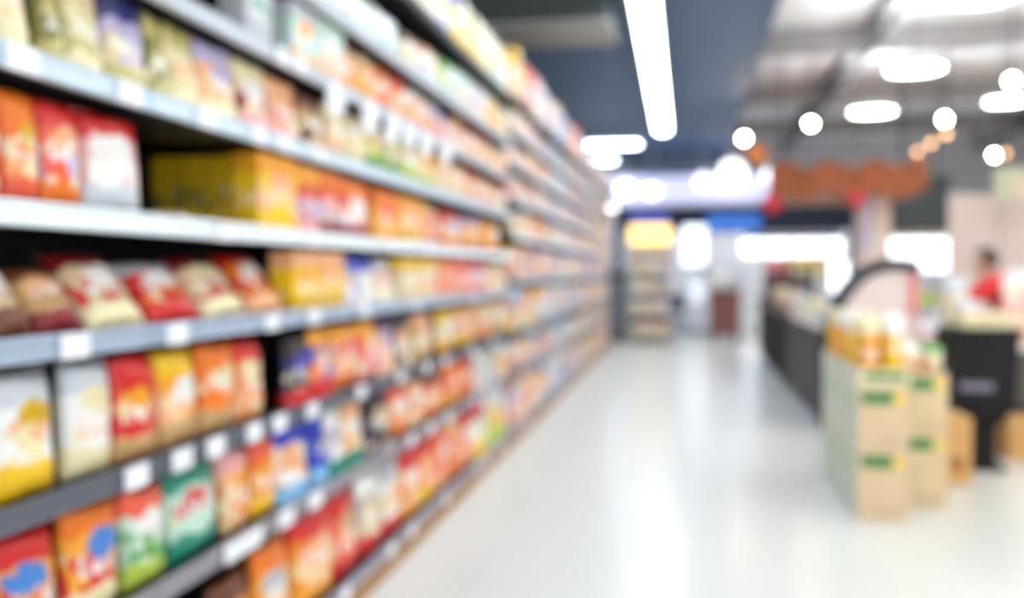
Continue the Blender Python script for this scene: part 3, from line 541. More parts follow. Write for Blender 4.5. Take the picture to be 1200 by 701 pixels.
# windows of the back wall
day = emit('daylight_pane', (244, 250, 255), 1.6); frm = mat('white_window_frame', (226, 228, 230), .5)
wn = 0
def window(px0, py0, px1, py1, Y, cols=3):
    global wn
    wn += 1; x0, x1, z0, z1 = rect(px0, py0, px1, py1, Y)
    o = bx('window_%d' % wn, day, None, x0, x1, Y, Y + .02, z0, z1); struct(o)
    bm = nb(); t = .05
    for i in range(cols + 1):
        x = x0 + (x1 - x0) * i / cols; box(bm, x - t / 2, x + t / 2, Y - .04, Y - .001, z0 - t, z1 + t)
    for z in (z0, z1): box(bm, x0 - t, x1 + t, Y - .05, Y - .041, z - t, z + t)
    f = obj('window_frame', bm, frm, o)
window(868, 270, 988, 302, YB - .05, 4); window(928, 304, 1010, 358, YB - .05, 3); window(1036, 268, 1122, 320, YB - .05, 3)
# bright entrance panel and white cabinet under it
Y = 20.0
x0, x1, z0, z1 = rect(800, 312, 828, 264, Y)
r = root('lightbox_totem', ((x0 + x1) / 2, Y, 0), 'glowing white lightbox on a pale post at the end of the aisle', 'lightbox'); w = (x1 - x0) / 2
bx('lit_face', emit('cool_white_face', (240, 246, 255), 1.3), r, -w, w, 0, .18, z0, z1, bev=.04)
bx('post', mat('pale_post', (214, 216, 226), .5), r, -.12, .12, .03, .15, .05, z0 - .005); bx('foot', steel, r, -.3, .3, -.15, .35, 0, .05, bev=.01)
Y = 18.2
x0, x1, z0, z1 = rect(806, 396, 829, 322, Y)
r = root('upright_freezer', ((x0 + x1) / 2, Y, 0), 'narrow bright white upright cabinet standing in front of the lightbox', 'cabinet'); w = (x1 - x0) / 2
wh = mat('glossy_white', (246, 247, 252), .3)
bx('cabinet_body', wh, r, -w, w, 0, .5, .08, z1, bev=.03); bx('door', emit('lit_cabinet_door', (240, 244, 255), .4), r, -w + .03, w - .03, -.03, -.003, .62, z1 - .06, bev=.01); bx('plinth', mat('pale_plinth', (170, 172, 182), .5), r, -w + .02, w - .02, .03, .48, 0, .079)
bm = nb(); tube(bm, (w - .07, -.055, .9), (w - .07, -.055, 1.1), .01, 8); tube(bm, (w - .07, -.055, .9), (w - .07, -.02, .9), .008, 6); tube(bm, (w - .07, -.055, 1.1), (w - .07, -.02, 1.1), .008, 6); obj('handle', bm, steel, r)
x0, x1, z0, z1 = rect(783, 395, 803, 345, 19.2)
r = root('display_plinth', ((x0 + x1) / 2, 19.2, 0), 'low plinth with a violet grey top left of the white cabinet', 'plinth'); w = (x1 - x0) / 2
bx('base_block', mat('pale_block', (206, 206, 214), .5), r, -w, w, 0, .6, 0, z1 * .55, bev=.02); bx('top_box', mat('violet_grey', (88, 78, 112), .6), r, -w * .9, w * .9, .04, .5, z1 * .55 + .002, z1, bev=.03)

# end-of-aisle rack with yellow lit header
Y = 15.9
x0, x1, z0, z1 = rect(737, 405, 786, 263, Y)
RX, RW = x0, x1 - x0
r = root('display_rack', (x0, Y, 0), 'tall pale display rack with a glowing yellow header beyond the shelf end', 'display rack')
pale = mat('pale_grey_metal', (196, 196, 194), .5)
bx('back_panel', pale, r, 0, RW, .5, .53, 0, z1); 
for s in (0, RW - .03): bx('side_panel', pale, r, s, s + .03, 0, .499, 0, z1)
bx('lit_header', emit('yellow_header', (255, 214, 120), 1.3), r, .0, RW, -.05, -.002, z1 - .32, z1, bev=.01)
RZ = [.12, .48, .84, 1.18, 1.48]
for z in RZ: bx('rack_shelf', pale, r, .031, RW - .031, .0, .499, z - .025, z)
pc = ['tan', 'peach', 'beige', 'lavender', 'white', 'brown', 'cream', 'pink']
for li, z in enumerate(RZ):
    for q in range(4):
        w = (RW - .08) / 4; xx = x0 + .04 + w * (q + .5); c = pc[(q * 3 + li * 2) % 8]; h = R.uniform(.2, .26)
        if li == 4: h = .19
        o = link('snack_box', BOX, None, (xx, Y + .08, z + .002), (0, 0, 0), (w * .93, .12, h), design(c, R.choice(pc), None, 'white', 'cream', seed=q))
        tag(o, '%s box, %s across on the %s tier of the yellow-topped rack' % (c, ordinal(q + 1), ['bottom', 'second', 'third', 'fourth', 'top'][li]), 'snack box', 'boxes on the yellow-topped rack')
# grey chiller side panel beside the rack
x0, x1, z0, z1 = rect(722, 400, 740, 330, 16.6)
r = root('chiller_case', (x0 - .3, 16.6, 0), 'grey upright chiller case just past the end of the shelves', 'chiller')
g = mat('chiller_grey', (158, 160, 162), .4); w = x1 - x0 + .22
bx('casing', g, r, 0, w, 0, .7, .08, 1.25, bev=.02); bx('kick_strip', blk, r, .02, w - .02, .02, .68, 0, .079); bx('top_grille', mat('grille_grey', (110, 112, 116), .5), r, .04, w - .04, -.012, -.001, 1.05, 1.2)
# low wooden stands right of the cabinet
x0, x1, z0, z1 = rect(832, 385, 868, 340, 16.4)
r = root('wooden_stand', (x0, 16.4, 0), 'reddish brown wooden stand with white tubs behind the dark counters', 'stand')
rw = mat('reddish_wood', (124, 76, 66), .5, noise=.2, scale=4); w = x1 - x0
bx('carcass', rw, r, 0, w, 0, .6, .1, z1, bev=.015); bx('shelf', mat('pale_shelf', (200, 186, 176), .5), r, -.03, w + .03, -.08, .62, z1 + .002, z1 + .04, bev=.01)
for s in (.05, w - .1): bx('foot', blk, r, s, s + .05, .05, .5, 0, .099)
for q, (c, rr_) in enumerate((('white', .15), ('silver', .12))):
    h = .26
    o = link('plastic_tub', JAR, None, (x0 + .17 + q * .28, 16.55, z1 + .042), (0, 0, 0), (rr_ * 2, rr_ * 2, h), mat('tub_' + c, C[c], .4)); link('screw_lid', LID, o, m=mat('lid_white', C['white'], .4))
    tag(o, ['larger white round tub on the reddish wooden stand', 'smaller silvery round tub on the reddish wooden stand'][q], 'tub', 'tubs on the wooden stand')

# right side of the shop: dark alcove panel, pink panels, cream sign
Y = 18.0
x0, x1, z0, z1 = rect(1046, 272, 1114, 205, Y)
r = root('dark_bulkhead', (x0, Y, 0), 'dark green grey bulkhead panel right of the pillar', 'bulkhead')
bx('panel', mat('dark_green_grey', (66, 74, 76), .6), r, 0, x1 - x0, 0, .3, z0, z1, bev=.01); bx('lower_lip', mat('beige_lip', (190, 176, 168), .6), r, 0, x1 - x0, -.04, .3, z0 - .1, z0 - .003)
for s in (.2, x1 - x0 - .2): bm = nb(); tube(bm, (s, .15, z1), (s, .15, 4.7), .015, 6); obj('hanger', bm, steel, r)
Y = 13.0
x0, x1, z0, z1 = rect(1112, 300, 1290, 226, Y)
r = root('panel_screen', (x0, Y, 0), 'rosy beige panelled screen wall at the right behind the person in red', 'screen wall')
rp = mat('rosy_panel', (212, 192, 184), .6, noise=.05)
n = 3
for i in range(n): bx('wall_board', rp, r, (x1 - x0) * i / n + .006, (x1 - x0) * (i + 1) / n - .006, 0, .08, .1, z1, bev=.008)
bx('skirting', mat('skirting_grey', (140, 128, 122), .6), r, 0, x1 - x0, -.01, .09, 0, .095)
x0, x1, z0, z1 = rect(1166, 236, 1230, 196, 12.4)
r = root('hanging_sign', (x0, 12.4, 0), 'pale cream green board hanging at the right edge above the panels', 'sign')
bx('board', mat('cream_green_board', (204, 206, 176), .6), r, 0, x1 - x0, 0, .04, z0, z1, bev=.008); bx('peach_half', mat('peach_board', (232, 206, 184), .6), r, .22, x1 - x0 - .02, -.012, -.001, z0 + .02, z1 - .12)
for s in (.06, x1 - x0 - .06): bm = nb(); tube(bm, (s, .02, z1), (s, .02, 4.7), .006, 6); obj('wire', bm, steel, r)

# ------------------------------------------------------------------ dark counters along the aisle's right side
def goods(kind, x, y, z, w, d, h, dm, label, rz=0, grp=None, cat='snack pack'):
    me = dict(bag=BAGS[0], pouch=POUCH[1], box=BOX)[kind]; nm = dict(bag='chip_bag', pouch='snack_pouch', box='snack_box')[kind]
    o = link(nm, me, None, (x, y, z), (0, 0, rz), (w, d, h), dm)
    if kind == 'bag': link('top_seal', SEAL_T, o, m=dm); link('bottom_seal', SEAL_B, o, m=dm)
    elif kind == 'pouch': link('top_seal', SEAL_P, o, m=dm)
    else: link('lid_flap', FLAP, o, m=dm)
    return tag(o, label, cat, grp)
espresso = mat('espresso_laminate', (14, 11, 10), .7, spec=.2)
CX = 1.03
def counter(ya, yb, h, label):
    r = root('display_counter', (CX, ya, 0), label, 'display counter', 'dark counters beside the aisle'); ln = yb - ya; w = 1.1
    bx('carcass', espresso, r, .03, w - .03, .02, ln - .02, .07, h - .06, bev=.01); bx('plinth', blk, r, .06, w - .06, .05, ln - .05, 0, .069)
    bx('countertop', mat('taupe_top', (150, 128, 112), .4), r, 0, w, 0, ln, h - .059, h - .02, bev=.01)
    n = max(2, int(ln / .8))
    for i in range(n): bx('side_panel', mat('espresso_panel', (22, 17, 15), .7, spec=.2), r, .014, .029, .05 + (ln - .1) * i / n + .02, .05 + (ln - .1) * (i + 1) / n - .02, .12, h - .1, bev=.004)
    for q, (a, b2) in enumerate(((0, ln - .02), (0, .0))):
        pass
    bx('rim', blk, r, .0, .02, .0, ln, h - .019, h + .05)
    return h - .018
h1 = counter(10.3, 13.4, .80, 'dark espresso counter with brown goods, farther along the aisle')
cl = ['peach', 'beige', 'tan', 'cream', 'peach', 'beige']
for i in range(10):
    y = 10.5 + i * .235; c = cl[i % 6]
    goods('pouch', CX + .17, y, h1, .2, .12, R.uniform(.2, .26), design(c, R.choice(cl), None, 'cream', 'tan', seed=i), '%s snack pouch, %s from the near end on the farther dark counter' % (c, ordinal(i + 1)), math.radians(-80), 'pouches on the farther dark counter', 'snack pouch')
# colourful hamper stack standing on the farther counter
hp = at(905, 345, 11.2)
for i, (dx, w, h, z, c, t, lab) in enumerate(((.31, .3, .26, 0, 'olive', 'yellow', 'dark olive carton with a yellow top at the upper middle of the counter pile'), (.0, .3, .22, 0, 'maroon', 'coral', 'dark maroon carton left of the olive one on the counter pile'), (.58, .2, .28, 0, 'khaki', 'pink', 'khaki carton right of the olive one on the counter pile'))):
    x = 1.23 + dx
    o = goods('box', x, 13.05, h1, w, .34, .34, design(['black', 'plum', 'grey'][i], None, c, None, None, seed=50 + i), ['black and olive carton standing at the bottom of the counter pile', 'dark plum carton at the left of the counter pile', 'grey and khaki carton at the right of the counter pile'][i], 0, 'cartons piled on the dark counter', 'carton')
    goods('box', x, 13.05, h1 + .345, w * .95, .32, h, design(c, t, None, None, 'black' if i == 0 else None, seed=60 + i), lab, 0, 'cartons piled on the dark counter', 'carton')
# nearer: wire-sided bin with dark corner posts
def wirebin(ya, yb, h):
    r = root('wire_bin', (CX - .0, ya, 0), 'grey wire-sided bin with dark corner posts nearest along the aisle', 'wire bin'); ln = yb - ya; w = 1.0
    for x in (0, w - .045):
        for y in (0, ln - .045): bx('corner_post', blk, r, x, x + .045, y, y + .045, 0, h + .03, bev=.004)
    wire = mat('grey_wire', (104, 100, 104), .4, .4)
    for sx in (.02, w - .025):
        bm = nb(); n = int(ln / .045)
        for i in range(1, n): box(bm, sx, sx + .006, ln * i / n - .004, ln * i / n + .004, .1, h - .03)
        for j in range(12): z = .1 + (h - .13) * j / 11; box(bm, sx - .001, sx + .007, .046, ln - .046, z - .004, z + .004)
        obj('wire_side', bm, wire, r)
    for sy in (.02, ln - .025):
        bm = nb(); n = int(w / .045)
        for i in range(1, n): box(bm, w * i / n - .004, w * i / n + .004, sy, sy + .006, .1, h - .03)
        for j in range(12): z = .1 + (h - .13) * j / 11; box(bm, .046, w - .046, sy - .001, sy + .007, z - .004, z + .004)
        obj('wire_end', bm, wire, r)
    for sx in (.005, w - .035): bx('rim', blk, r, sx, sx + .03, .046, ln - .046, h - .02, h + .015)
    bx('base_tray', espresso, r, .03, w - .03, .046, ln - .046, .08, .11)
    bx('liner', mat('taupe_liner', (84, 77, 78), .7), r, .05, w - .05, .06, ln - .06, .112, h - .1)
    return h - .099
hb = wirebin(7.45, 10.1, .72)
k = 0
for i in range(9):
    for j in range(3):
        y = 7.65 + i * .285; x = CX + .15 + j * .34; c = ['white', 'lavender', 'silver', 'white', 'cream'][(i * 2 + j) % 5] if i < 6 or j == 0 else ['azure', 'blue', 'azure'][(i + j) % 3]
        goods('pouch', x, y, hb + .0, .25, .24, R.uniform(.3, .36) + .05 * j, design(c, R.choice(['white', 'silver', 'cream', 'lime']) if c not in ('azure', 'blue') else None, None, R.choice(['cream', 'lavender', 'sky']), 'white', seed=70 + i), '%s pouch in the wire bin, %s row back, %s across from the aisle' % (c, ordinal(i + 1), ordinal(j + 1)), math.radians(-78 + R.uniform(-8, 8)), 'pouches filling the wire bin', 'snack pouch')
# arched display panel with black rim, piled packs, black hopper
YA = 7.2
cx0 = at(978, 372, YA); ctop = at(1050, 314, YA); cr = at(1076, 320, YA)
r = root('arched_display', (cx0.x, YA, 0), 'tall pink display board with a black arched rim behind the carton stack', 'display board')
pts = [(978, 420), (979, 380), (984, 362), (992, 347), (1003, 333), (1017, 321), (1032, 315), (1050, 313), (1064, 315), (1076, 319)]
out = [(at(a, b_, YA).x - cx0.x, at(a, b_, YA).z) for a, b_ in pts]
xr = out[-1][0]
pinkb = mat('pale_pink_board', (246, 224, 216), .6)
bm = nb()
ft = [bm.verts.new((x, 0, z)) for x, z in out] + [bm.verts.new((xr, 0, .02)), bm.verts.new((out[0][0], 0, .02))]
bk = [bm.verts.new((v.co.x, .06, v.co.z)) for v in ft]
bm.faces.new(ft); bm.faces.new(bk[::-1])
for i in range(len(ft)): j = (i + 1) % len(ft); bm.faces.new((ft[i], bk[i], bk[j], ft[j]))
obj('panel', bm, pinkb, r)
bm = nb(); t = .07
loop = []
for i, (x, z) in enumerate(out):
    a = Vector(out[max(0, i - 1)]); c = Vector(out[min(len(out) - 1, i + 1)]); d = (c - a).normalized(); n = Vector((-d.y, d.x))
    p0 = Vector((x, z)) - n * .02; p1 = Vector((x, z)) + n * t
    loop.append([bm.verts.new((q.x, y, q.y)) for q, y in ((p0, -.03), (p1, -.03), (p1, .1), (p0, .1))])
for A, B in zip(loop, loop[1:]):
    for i in range(4): j = (i + 1) % 4; bm.faces.new((A[i], A[j], B[j], B[i]))
bm.faces.new(loop[0]); bm.faces.new(loop[-1][::-1])
obj('arched_rim', bm, blk, r)
bx('red_edge_strip', mat('coral_strip', (240, 128, 118), .5), r, xr - .06, xr - .01, -.02, -.002, .9, out[-1][1] - .02)

# packs piled between the board and the hopper: a white table carrying rows of pale packs
tx0 = 1.84
r = root('white_table', (tx0, 6.55, 0), 'white promotion table loaded with pale packs behind the black bin', 'table')
bx('tabletop', mat('white_laminate', (238, 232, 226), .4), r, 0, 1.9, 0, .9, .68, .72, bev=.008)
for x in (.05, 1.8):
    for y in (.05, .8): bx('leg', steel, r, x, x + .05, y, y + .05, 0, .679)
pal = ['white', 'pink', 'cream', 'peach', 'silver', 'lavender', 'pink', 'white']
k = 0
for j in range(3):
    for i in range(9):
        c = pal[(i * 3 + j) % 8]; x = tx0 + .1 + i * .2; y = 6.7 + j * .28; h = (.2, .3, .4)[j] * R.uniform(.9, 1.08)
        if i > 0: h = min(h, (.13, .15, .17)[j])
        goods('bag', x, y, .722, .185, .15, h, design(c, R.choice(pal), None, R.choice(['cream', 'pink', 'amber', 'white']), R.choice(pal), seed=90 + k), '%s pack on the white table, %s row back, %s from its aisle end' % (c, ordinal(j + 1), ordinal(i + 1)), R.uniform(-.15, .15), 'pale packs on the white table', 'snack pack'); k += 1

# black hopper bin on a pedestal
YH = 5.95
hx0, hx1 = at(1112, 400, YH).x, at(1196, 400, YH).x; hc = (hx0 + hx1) / 2; zt = at(1150, 386, YH).z; zm = at(1150, 488, YH).z
r = root('dump_bin', (hc, YH, 0), 'black square dump bin on a narrow pedestal with a lilac label strip', 'dump bin')
def frustum(bm, w0, d0, z0, w1, d1, z1, yc):
    v = [bm.verts.new((sx * w / 2, yc + sy * d / 2, z)) for w, d, z in ((w0, d0, z0), (w1, d1, z1)) for sx, sy in ((-1, -1), (1, -1), (1, 1), (-1, 1))]
    for q in ((0, 3, 2, 1), (4, 5, 6, 7), (0, 1, 5, 4), (1, 2, 6, 5), (2, 3, 7, 6), (3, 0, 4, 7)): bm.faces.new([v[i] for i in q])
W = hx1 - hx0
bk_ = mat('matt_black_plastic', (18, 16, 16), .6, spec=.3)
bm = nb(); frustum(bm, W * .62, .34, zm - .06, W * .93, .46, zm + .05, .25); frustum(bm, W * .93, .46, zm + .05, W, .5, zt - .03, .25); bmesh.ops.remove_doubles(bm, verts=bm.verts, dist=.0005); obj('hopper', bm, bk_, r)
bm = nb(); frustum(bm, W + .03, .54, zt - .03, W + .03, .54, zt, .25); obj('rim', bm, bk_, r)
px0, px1 = at(1143, 520, YH).x - hc, at(1178, 520, YH).x - hc
bx('pedestal', bk_, r, px0, px1, .16, .34, .03, zm - .061, bev=.006); bx('base_plate', bk_, r, px0 - .03, px1 + .03, .06, .44, 0, .029, bev=.005)
z0 = at(1150, 458, YH).z; z1 = at(1150, 449, YH).z
bx('label_strip', mat('lilac_label', (126, 116, 138), .5), r, -W / 2 + .07, W / 2 - .14, .006, .014, z0, z1)
# side wing shelf of the bin
wx0 = at(1088, 408, YH).x; wz = at(1100, 409, YH).z
bx('side_wing', bk_, r, wx0 - hc, -W / 2 - .002, .05, .4, wz - .03, wz, bev=.006)
# flat cream carton on the rim, pink pack on the wing
zc = zt + .002
a = at(1128, 380, YH + .1).x; b_ = at(1192, 380, YH + .1).x
goods('box', (a + b_) / 2, YH + .25, zc, b_ - a, .36, .085, design('cream', 'cream', None, None, None, seed=3), 'long flat cream box lying across the top of the black bin', 0, None, 'box')
goods('pouch', at(1088, 398, YH + .2).x, YH + .22, wz + .002, .11, .14, .15, design('pink', 'white', None, 'lavender', 'pink', seed=4), 'small pink and white pack on the side wing of the black bin', 0, None, 'snack pack')


# ------------------------------------------------------------------ carton stacks
def carton_mats():
    front = mat('beige_carton', (216, 188, 150), .7, noise=.08, scale=6)
    side = mat('mint_white_carton_side', (206, 214, 198), .7, noise=.06, scale=6)
    return front, side
CF, CS = carton_mats(); greenp = mat('green_print', (62, 126, 58), .6, noise=.1); yelp = mat('yellow_print', (240, 206, 90), .6); brn = mat('kraft_tape', (206, 170, 120), .5)
def carton(x0, x1, y0, y1, z0, z1, label, grp, side=CS):
    r = root('carton', ((x0 + x1) / 2, (y0 + y1) / 2, z0), label, 'carton', grp)
    w, d, h = (x1 - x0) / 2 - .003, (y1 - y0) / 2 - .003, z1 - z0 - .003
    bm = nb(); box(bm, -w, w, -d, d, 0, h, bev=.006)
    me = mesh('carton_body', bm, CF); me.materials.append(side)
    for p in me.polygons:
        if abs(p.normal.x) > .8: p.material_index = 1
    link('carton_body', me, r)
    bx('green_label', greenp, r, -w + .02, w * .38, -d - .003, -d - .0005, h - .085, h - .025)
    bx('yellow_label', yelp, r, w * .42, w * .8, -d - .003, -d - .0005, h - .085, h - .025)
    bx('print_block', mat('faded_print', (206, 178, 142), .7), r, -w * .1, w * .75, -d - .003, -d - .0005, h * .1, h * .2)
    bx('print_side', mat('faded_green_print', (186, 208, 178), .7), r, -w - .003, -w - .0005, -d * .7, d * .7, h - .12, h - .05)
    bx('tape', brn, r, -.025, .025, -d + .01, d - .01, h, h + .0012)
YC = 4.72
a = at(1003, 560, YC).x; b_ = at(1066, 560, YC).x
hz = at(1040, 528, YC).z; hz2 = at(1040, 453, YC).z; CD = .38
for j in range(3):
    for i, (z0, z1) in enumerate(((0, hz), (hz, hz2))):
        carton(a, b_, YC + CD * j, YC + CD * (j + 1), z0, z1, 'beige green-labelled carton, %s of the %s pair of the aisle-side stack' % (['lower', 'upper'][i], ['front', 'middle', 'rear'][j]), 'cartons in the aisle-side stack')
# cut-open trays with yellow bags
traym = mat('tray_carton', (238, 222, 180), .7)
def tray(x0, x1, y0, y1, z, label):
    r = root('display_tray', ((x0 + x1) / 2, (y0 + y1) / 2, z), label, 'tray', 'cut-open trays'); w, d = (x1 - x0) / 2 - .003, (y1 - y0) / 2 - .003; h = .085
    bx('tray_floor', traym, r, -w, w, -d, d, .001, .008)
    for n, q in (('front_wall', (-w, w, -d, -d + .006)), ('rear_wall', (-w, w, d - .006, d)), ('side_wall', (-w, -w + .006, -d + .007, d - .007)), ('side_wall', (w - .006, w, -d + .007, d - .007))): bx(n, traym if n != 'side_wall' else CS, r, *q, .0085, h)
    bx('green_label', greenp, r, -w * .75, w * .85, -d - .003, -d - .0005, .03, .066)
for j in range(3):
    y0 = YC + CD * j; nm = ['front', 'middle', 'rear'][j]
    tray(a, b_, y0, y0 + CD, hz2, 'open carton tray of yellow bags, %s one on the aisle-side stack' % nm)
    w = (b_ - a - .03) / 2
    for i in range(2):
        for q in range(2):
            x = a + .015 + w * (i + .5); y = y0 + .1 + q * .18
            goods('bag', x, y, hz2 + .009, w * .99, .165, R.uniform(.31, .335), design('yellow' if (i + j + q) % 2 else 'amber', 'white' if (i + j) % 2 else 'cream', None, None, None, tt=.72, ly=.36, seed=120 + j * 4 + i * 2 + q), 'yellow snack bag with cream top, %s, %s half of the %s tray' % (['aisle side', 'inner side'][i], ['front', 'rear'][q], nm), 0, 'yellow bags on the carton stack', 'snack bag')
# second stack
a2 = b_ + .025; b2 = at(1109, 560, 5.05).x; Y2 = 5.02
hh = at(1090, 508, Y2).z; hh2 = at(1090, 437, Y2).z
for j in range(2):
    for i, (z0, z1) in enumerate(((0, hh), (hh, hh2))):
        carton(a2, b2, Y2 + CD * j, Y2 + CD * (j + 1), z0, z1, 'beige green-labelled carton, %s of the %s pair of the inner, shorter stack' % (['lower', 'upper'][i], ['front', 'rear'][j]), 'cartons in the inner stack')
w = (b2 - a2) / 2
for j in range(2):
    for i in range(2):
        c = ['white', 'mint'][(i + j) % 2]
        goods('bag', a2 + w * (i + .5), Y2 + .12 + j * .2, hh2 + .002, w * .93, .12, .13, design(c, 'green' if i else 'white', None, 'cream', 'peach', seed=140 + i + j), 'small %s pack, %s %s on top of the inner carton stack' % (c, ['front', 'rear'][j], ['nearest the trays', 'nearest the black bin'][i]), 0, 'packs on the inner stack', 'snack pack')
# plain kraft cartons
kr = mat('orange_kraft', (214, 162, 98), .7, noise=.1, scale=5)
def kraft(x0, x1, y0, y1, h, label):
    r = root('kraft_carton', ((x0 + x1) / 2, (y0 + y1) / 2, 0), label, 'carton', 'plain kraft cartons'); w, d = (x1 - x0) / 2, (y1 - y0) / 2
    bm = nb(); box(bm, -w, w, -d, d, 0, h, bev=.006); obj('carton_body', bm, kr, r); bx('tape', brn, r, -.025, .025, -d, d, h + .0003, h + .0015); bx('dark_mark', mat('brown_mark', (150, 96, 50), .7), r, -w * .5, w * .3, -d - .002, -d - .0003, h * .2, h * .42)
x0 = at(1108, 540, 5.6).x; x1 = at(1139, 540, 5.6).x
kraft(x0, x1, 5.6, 5.9, at(1120, 490, 5.6).z, 'plain orange brown carton on the floor between the stacks and the black bin')
x0 = at(1182, 540, 6.4).x; kraft(x0, x0 + .5, 6.4, 6.72, at(1190, 492, 6.4).z, 'plain brown carton on the floor right of the bin pedestal')

# ------------------------------------------------------------------ counter island behind and the person in red
IY = 8.35
x0 = at(1098, 400, IY).x
r = root('service_counter', (x0, IY, 0), 'cream service counter in front of the person in red', 'counter')
bx('counter_body', mat('dark_counter_front', (92, 82, 80), .5), r, .03, 3.2, .03, .7, .08, .78, bev=.01); bx('countertop', mat('cream_top', (236, 226, 208), .35), r, 0, 3.23, 0, .73, .781, .82, bev=.01); bx('plinth', blk, r, .06, 3.17, .06, .67, 0, .079)
for i, (px, c, h) in enumerate(((1212, 'beige', .2), (1180, 'pink', .24), (1200, 'cream', .3))):
    p = at(px, 360, IY + .35)
    goods('pouch', p.x, IY + .2 + .3 * (i == 2), .822, .2, .12, h * 1.3, design(c, 'white', None, 'cream', c, seed=160 + i), ['beige pouch on the cream counter right of the person', 'pink pouch standing on the cream counter next to the person', 'tall cream pouch behind the pink and beige pouches on the cream counter'][i], 0, 'pouches on the cream counter', 'snack pouch')

def skin_body(name, chain, edges, m, parent=None, lv=2):
    me = bpy.data.meshes.new(name); me.from_pydata([c[0] for c in chain], edges, []); me.materials.append(m)
    o = bpy.data.objects.new(name, me); COL.objects.link(o); o.parent = parent
    s = o.modifiers.new('skin', 'SKIN'); s.use_smooth_shade = True
    for i, c in enumerate(chain):
        v = me.skin_vertices[0].data[i]; rr_ = c[1]; v.radius = rr_ if isinstance(rr_, tuple) else (rr_, rr_)
        v.use_root = (i == 0)
    smooth_obj(o, lv); return o
hp = at(1156, 310, 9.5)
PXo, PYo = hp.x, 9.5
skinm = mat('skin_tone', (214, 164, 136), .5); hairm = mat('dark_hair', (34, 26, 24), .45); redm = mat('red_cloth', (212, 40, 44), .75); trou = mat('dark_trousers', (44, 44, 54), .8)
pr_ = root('person', (PXo, PYo, 0), 'dark-haired person in a red top reaching left over the counter', 'person')
SH = 1.13   # shoulder height of the stooped figure
def limb(o): return o
J = [((.22, 0, .78), (.13, .12)), ((.16, 0, .93), (.125, .105)), ((.08, 0, 1.06), (.14, .11)), ((.02, 0, 1.14), (.075, .07)), ((-.01, 0, 1.19), (.045, .045)), ((-.035, 0, 1.245), (.075, .07)), ((-.03, 0, 1.305), (.1, .088)), ((-.02, 0, 1.365), (.07, .065)),
     ((.05, -.17, 1.10), .052), ((-.12, -.24, .98), .042), ((-.34, -.22, .95), .03), ((-.41, -.21, .945), .024),
     ((.05, .17, 1.10), .052), ((-.06, .24, .92), .042), ((-.26, .2, .90), .03), ((-.33, .19, .895), .024),
     ((.24, -.09, .72), .085), ((.14, -.1, .42), .058), ((.24, -.1, .08), .038), ((.08, -.1, .035), .032),
     ((.24, .09, .72), .085), ((.14, .1, .42), .058), ((.24, .1, .08), .038), ((.08, .1, .035), .032)]
E_ = [(0, 1), (1, 2), (2, 3), (3, 4), (4, 5), (5, 6), (6, 7), (2, 8), (8, 9), (9, 10), (10, 11), (2, 12), (12, 13), (13, 14), (14, 15), (0, 16), (16, 17), (17, 18), (18, 19), (0, 20), (20, 21), (21, 22), (22, 23)]
# five fingers each hand
for wrist, sgn in ((11, -1), (15, 1)):
    wx, wy, wz = J[wrist][0]
    for f_ in range(4):
        i0 = len(J); yy = wy + (f_ - 1.5) * .019; ln = (.062, .072, .068, .052)[f_]
        J += [((wx - .035, yy, wz - .002), .0105), ((wx - .035 - ln * .55, yy, wz - .006), .0085), ((wx - .035 - ln, yy, wz - .03), .007)]
        E_ += [(wrist, i0), (i0, i0 + 1), (i0 + 1, i0 + 2)]
    i0 = len(J); J += [((wx - .015, wy - sgn * .036, wz - .01), .011), ((wx - .045, wy - sgn * .05, wz - .025), .008)]; E_ += [(wrist, i0), (i0, i0 + 1)]
skin_body('body', J, E_, skinm, pr_)
# red top: a jacket following torso and sleeves
JT = [((.2, 0, .80), (.165, .145)), ((.15, 0, .94), (.155, .13)), ((.08, 0, 1.06), (.168, .135)), ((.025, 0, 1.135), (.1, .09)), ((.05, -.17, 1.10), .09), ((-.12, -.24, .985), .088), ((-.31, -.222, .957), .06), ((.05, .17, 1.10), .075), ((-.06, .24, .92), .062), ((-.22, .205, .904), .05)]
skin_body('red_top', JT, [(0, 1), (1, 2), (2, 3), (2, 4), (4, 5), (5, 6), (2, 7), (7, 8), (8, 9)], redm, pr_)
skin_body('trousers', [((.22, 0, .80), (.15, .14)), ((.24, -.09, .70), .1), ((.14, -.1, .42), .072), ((.235, -.1, .11), .056), ((.24, .09, .70), .1), ((.14, .1, .42), .072), ((.235, .1, .11), .056)], [(0, 1), (1, 2), (2, 3), (0, 4), (4, 5), (5, 6)], trou, pr_)
for s in (-1, 1):
    bm = nb(); box(bm, .0, .28, s * .1 - .045, s * .1 + .045, .0, .075, bev=.025, seg=3); obj('shoe', bm, blk, pr_, True)
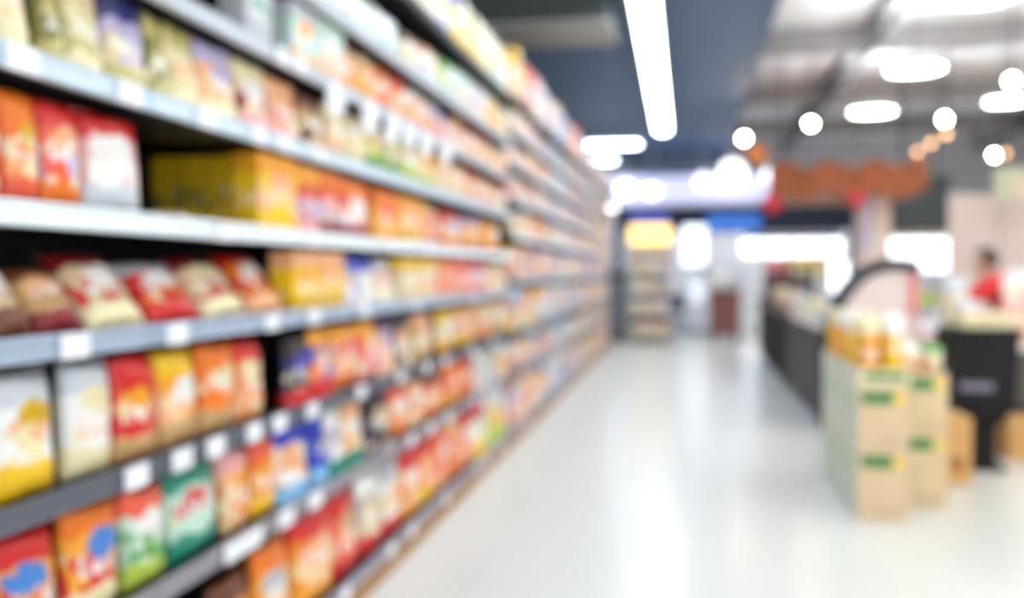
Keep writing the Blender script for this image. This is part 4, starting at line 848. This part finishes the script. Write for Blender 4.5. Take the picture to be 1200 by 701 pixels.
# hair: a cap over crown and back of the head; face parts on the -x side
bm = nb(); bmesh.ops.create_uvsphere(bm, u_segments=20, v_segments=14, radius=1)
for v in bm.verts: v.co = Vector((v.co.x * .112 - .008, v.co.y * .1, v.co.z * .118 + 1.315))
bmesh.ops.delete(bm, geom=[v for v in bm.verts if (v.co.x < -.05 and v.co.z < 1.36) or v.co.z < 1.23], context='VERTS')
obj('hair', bm, hairm, pr_, True).modifiers.new('t', 'SOLIDIFY').thickness = .012
bm = nb(); bmesh.ops.create_icosphere(bm, subdivisions=2, radius=.015, matrix=Matrix.Translation((-.113, 0, 1.285)) @ Matrix.Diagonal((1.2, .7, 1, 1))); obj('nose', bm, skinm, pr_, True)
for s in (-1, 1):
    bm = nb(); bmesh.ops.create_icosphere(bm, subdivisions=2, radius=.009, matrix=Matrix.Translation((-.1, s * .032, 1.308))); obj('eye', bm, blk, pr_, True)
    bm = nb(); bmesh.ops.create_icosphere(bm, subdivisions=2, radius=.024, matrix=Matrix.Translation((-.025, s * .082, 1.285)) @ Matrix.Diagonal((.7, .4, 1.2, 1))); obj('ear', bm, skinm, pr_, True)
bm = nb(); bmesh.ops.create_icosphere(bm, subdivisions=2, radius=.02, matrix=Matrix.Translation((-.104, 0, 1.248)) @ Matrix.Diagonal((.5, 1.1, .35, 1))); obj('mouth', bm, mat('lips', (170, 90, 84), .5), pr_, True)

# ------------------------------------------------------------------ light, camera, view
wd = bpy.data.worlds.new('World'); SC.world = wd; wd.use_nodes = True
bg = wd.node_tree.nodes['Background']; bg.inputs[0].default_value = (.86, .94, 1, 1); bg.inputs[1].default_value = 1.6
cam = bpy.data.cameras.new('camera'); co = bpy.data.objects.new('camera', cam); COL.objects.link(co)
cam.sensor_width = 36; cam.sensor_fit = 'HORIZONTAL'; cam.lens = F / 1200 * 36
co.matrix_world = Matrix.Translation((0, 0, H)) @ Matrix((RT, UP, -FW)).transposed().to_4x4()
cam.dof.use_dof = True; cam.dof.focus_distance = .58; cam.dof.aperture_fstop = 2.85
cam.clip_start = .05; cam.clip_end = 100
SC.camera = co
SC.view_settings.view_transform = 'Standard'; SC.view_settings.look = 'None'; SC.view_settings.gamma = 1; SC.view_settings.exposure = .5; SC.view_settings.use_curve_mapping = False
SC.cycles.use_denoising = True; SC.cycles.max_bounces = 8; SC.cycles.sample_clamp_indirect = 8
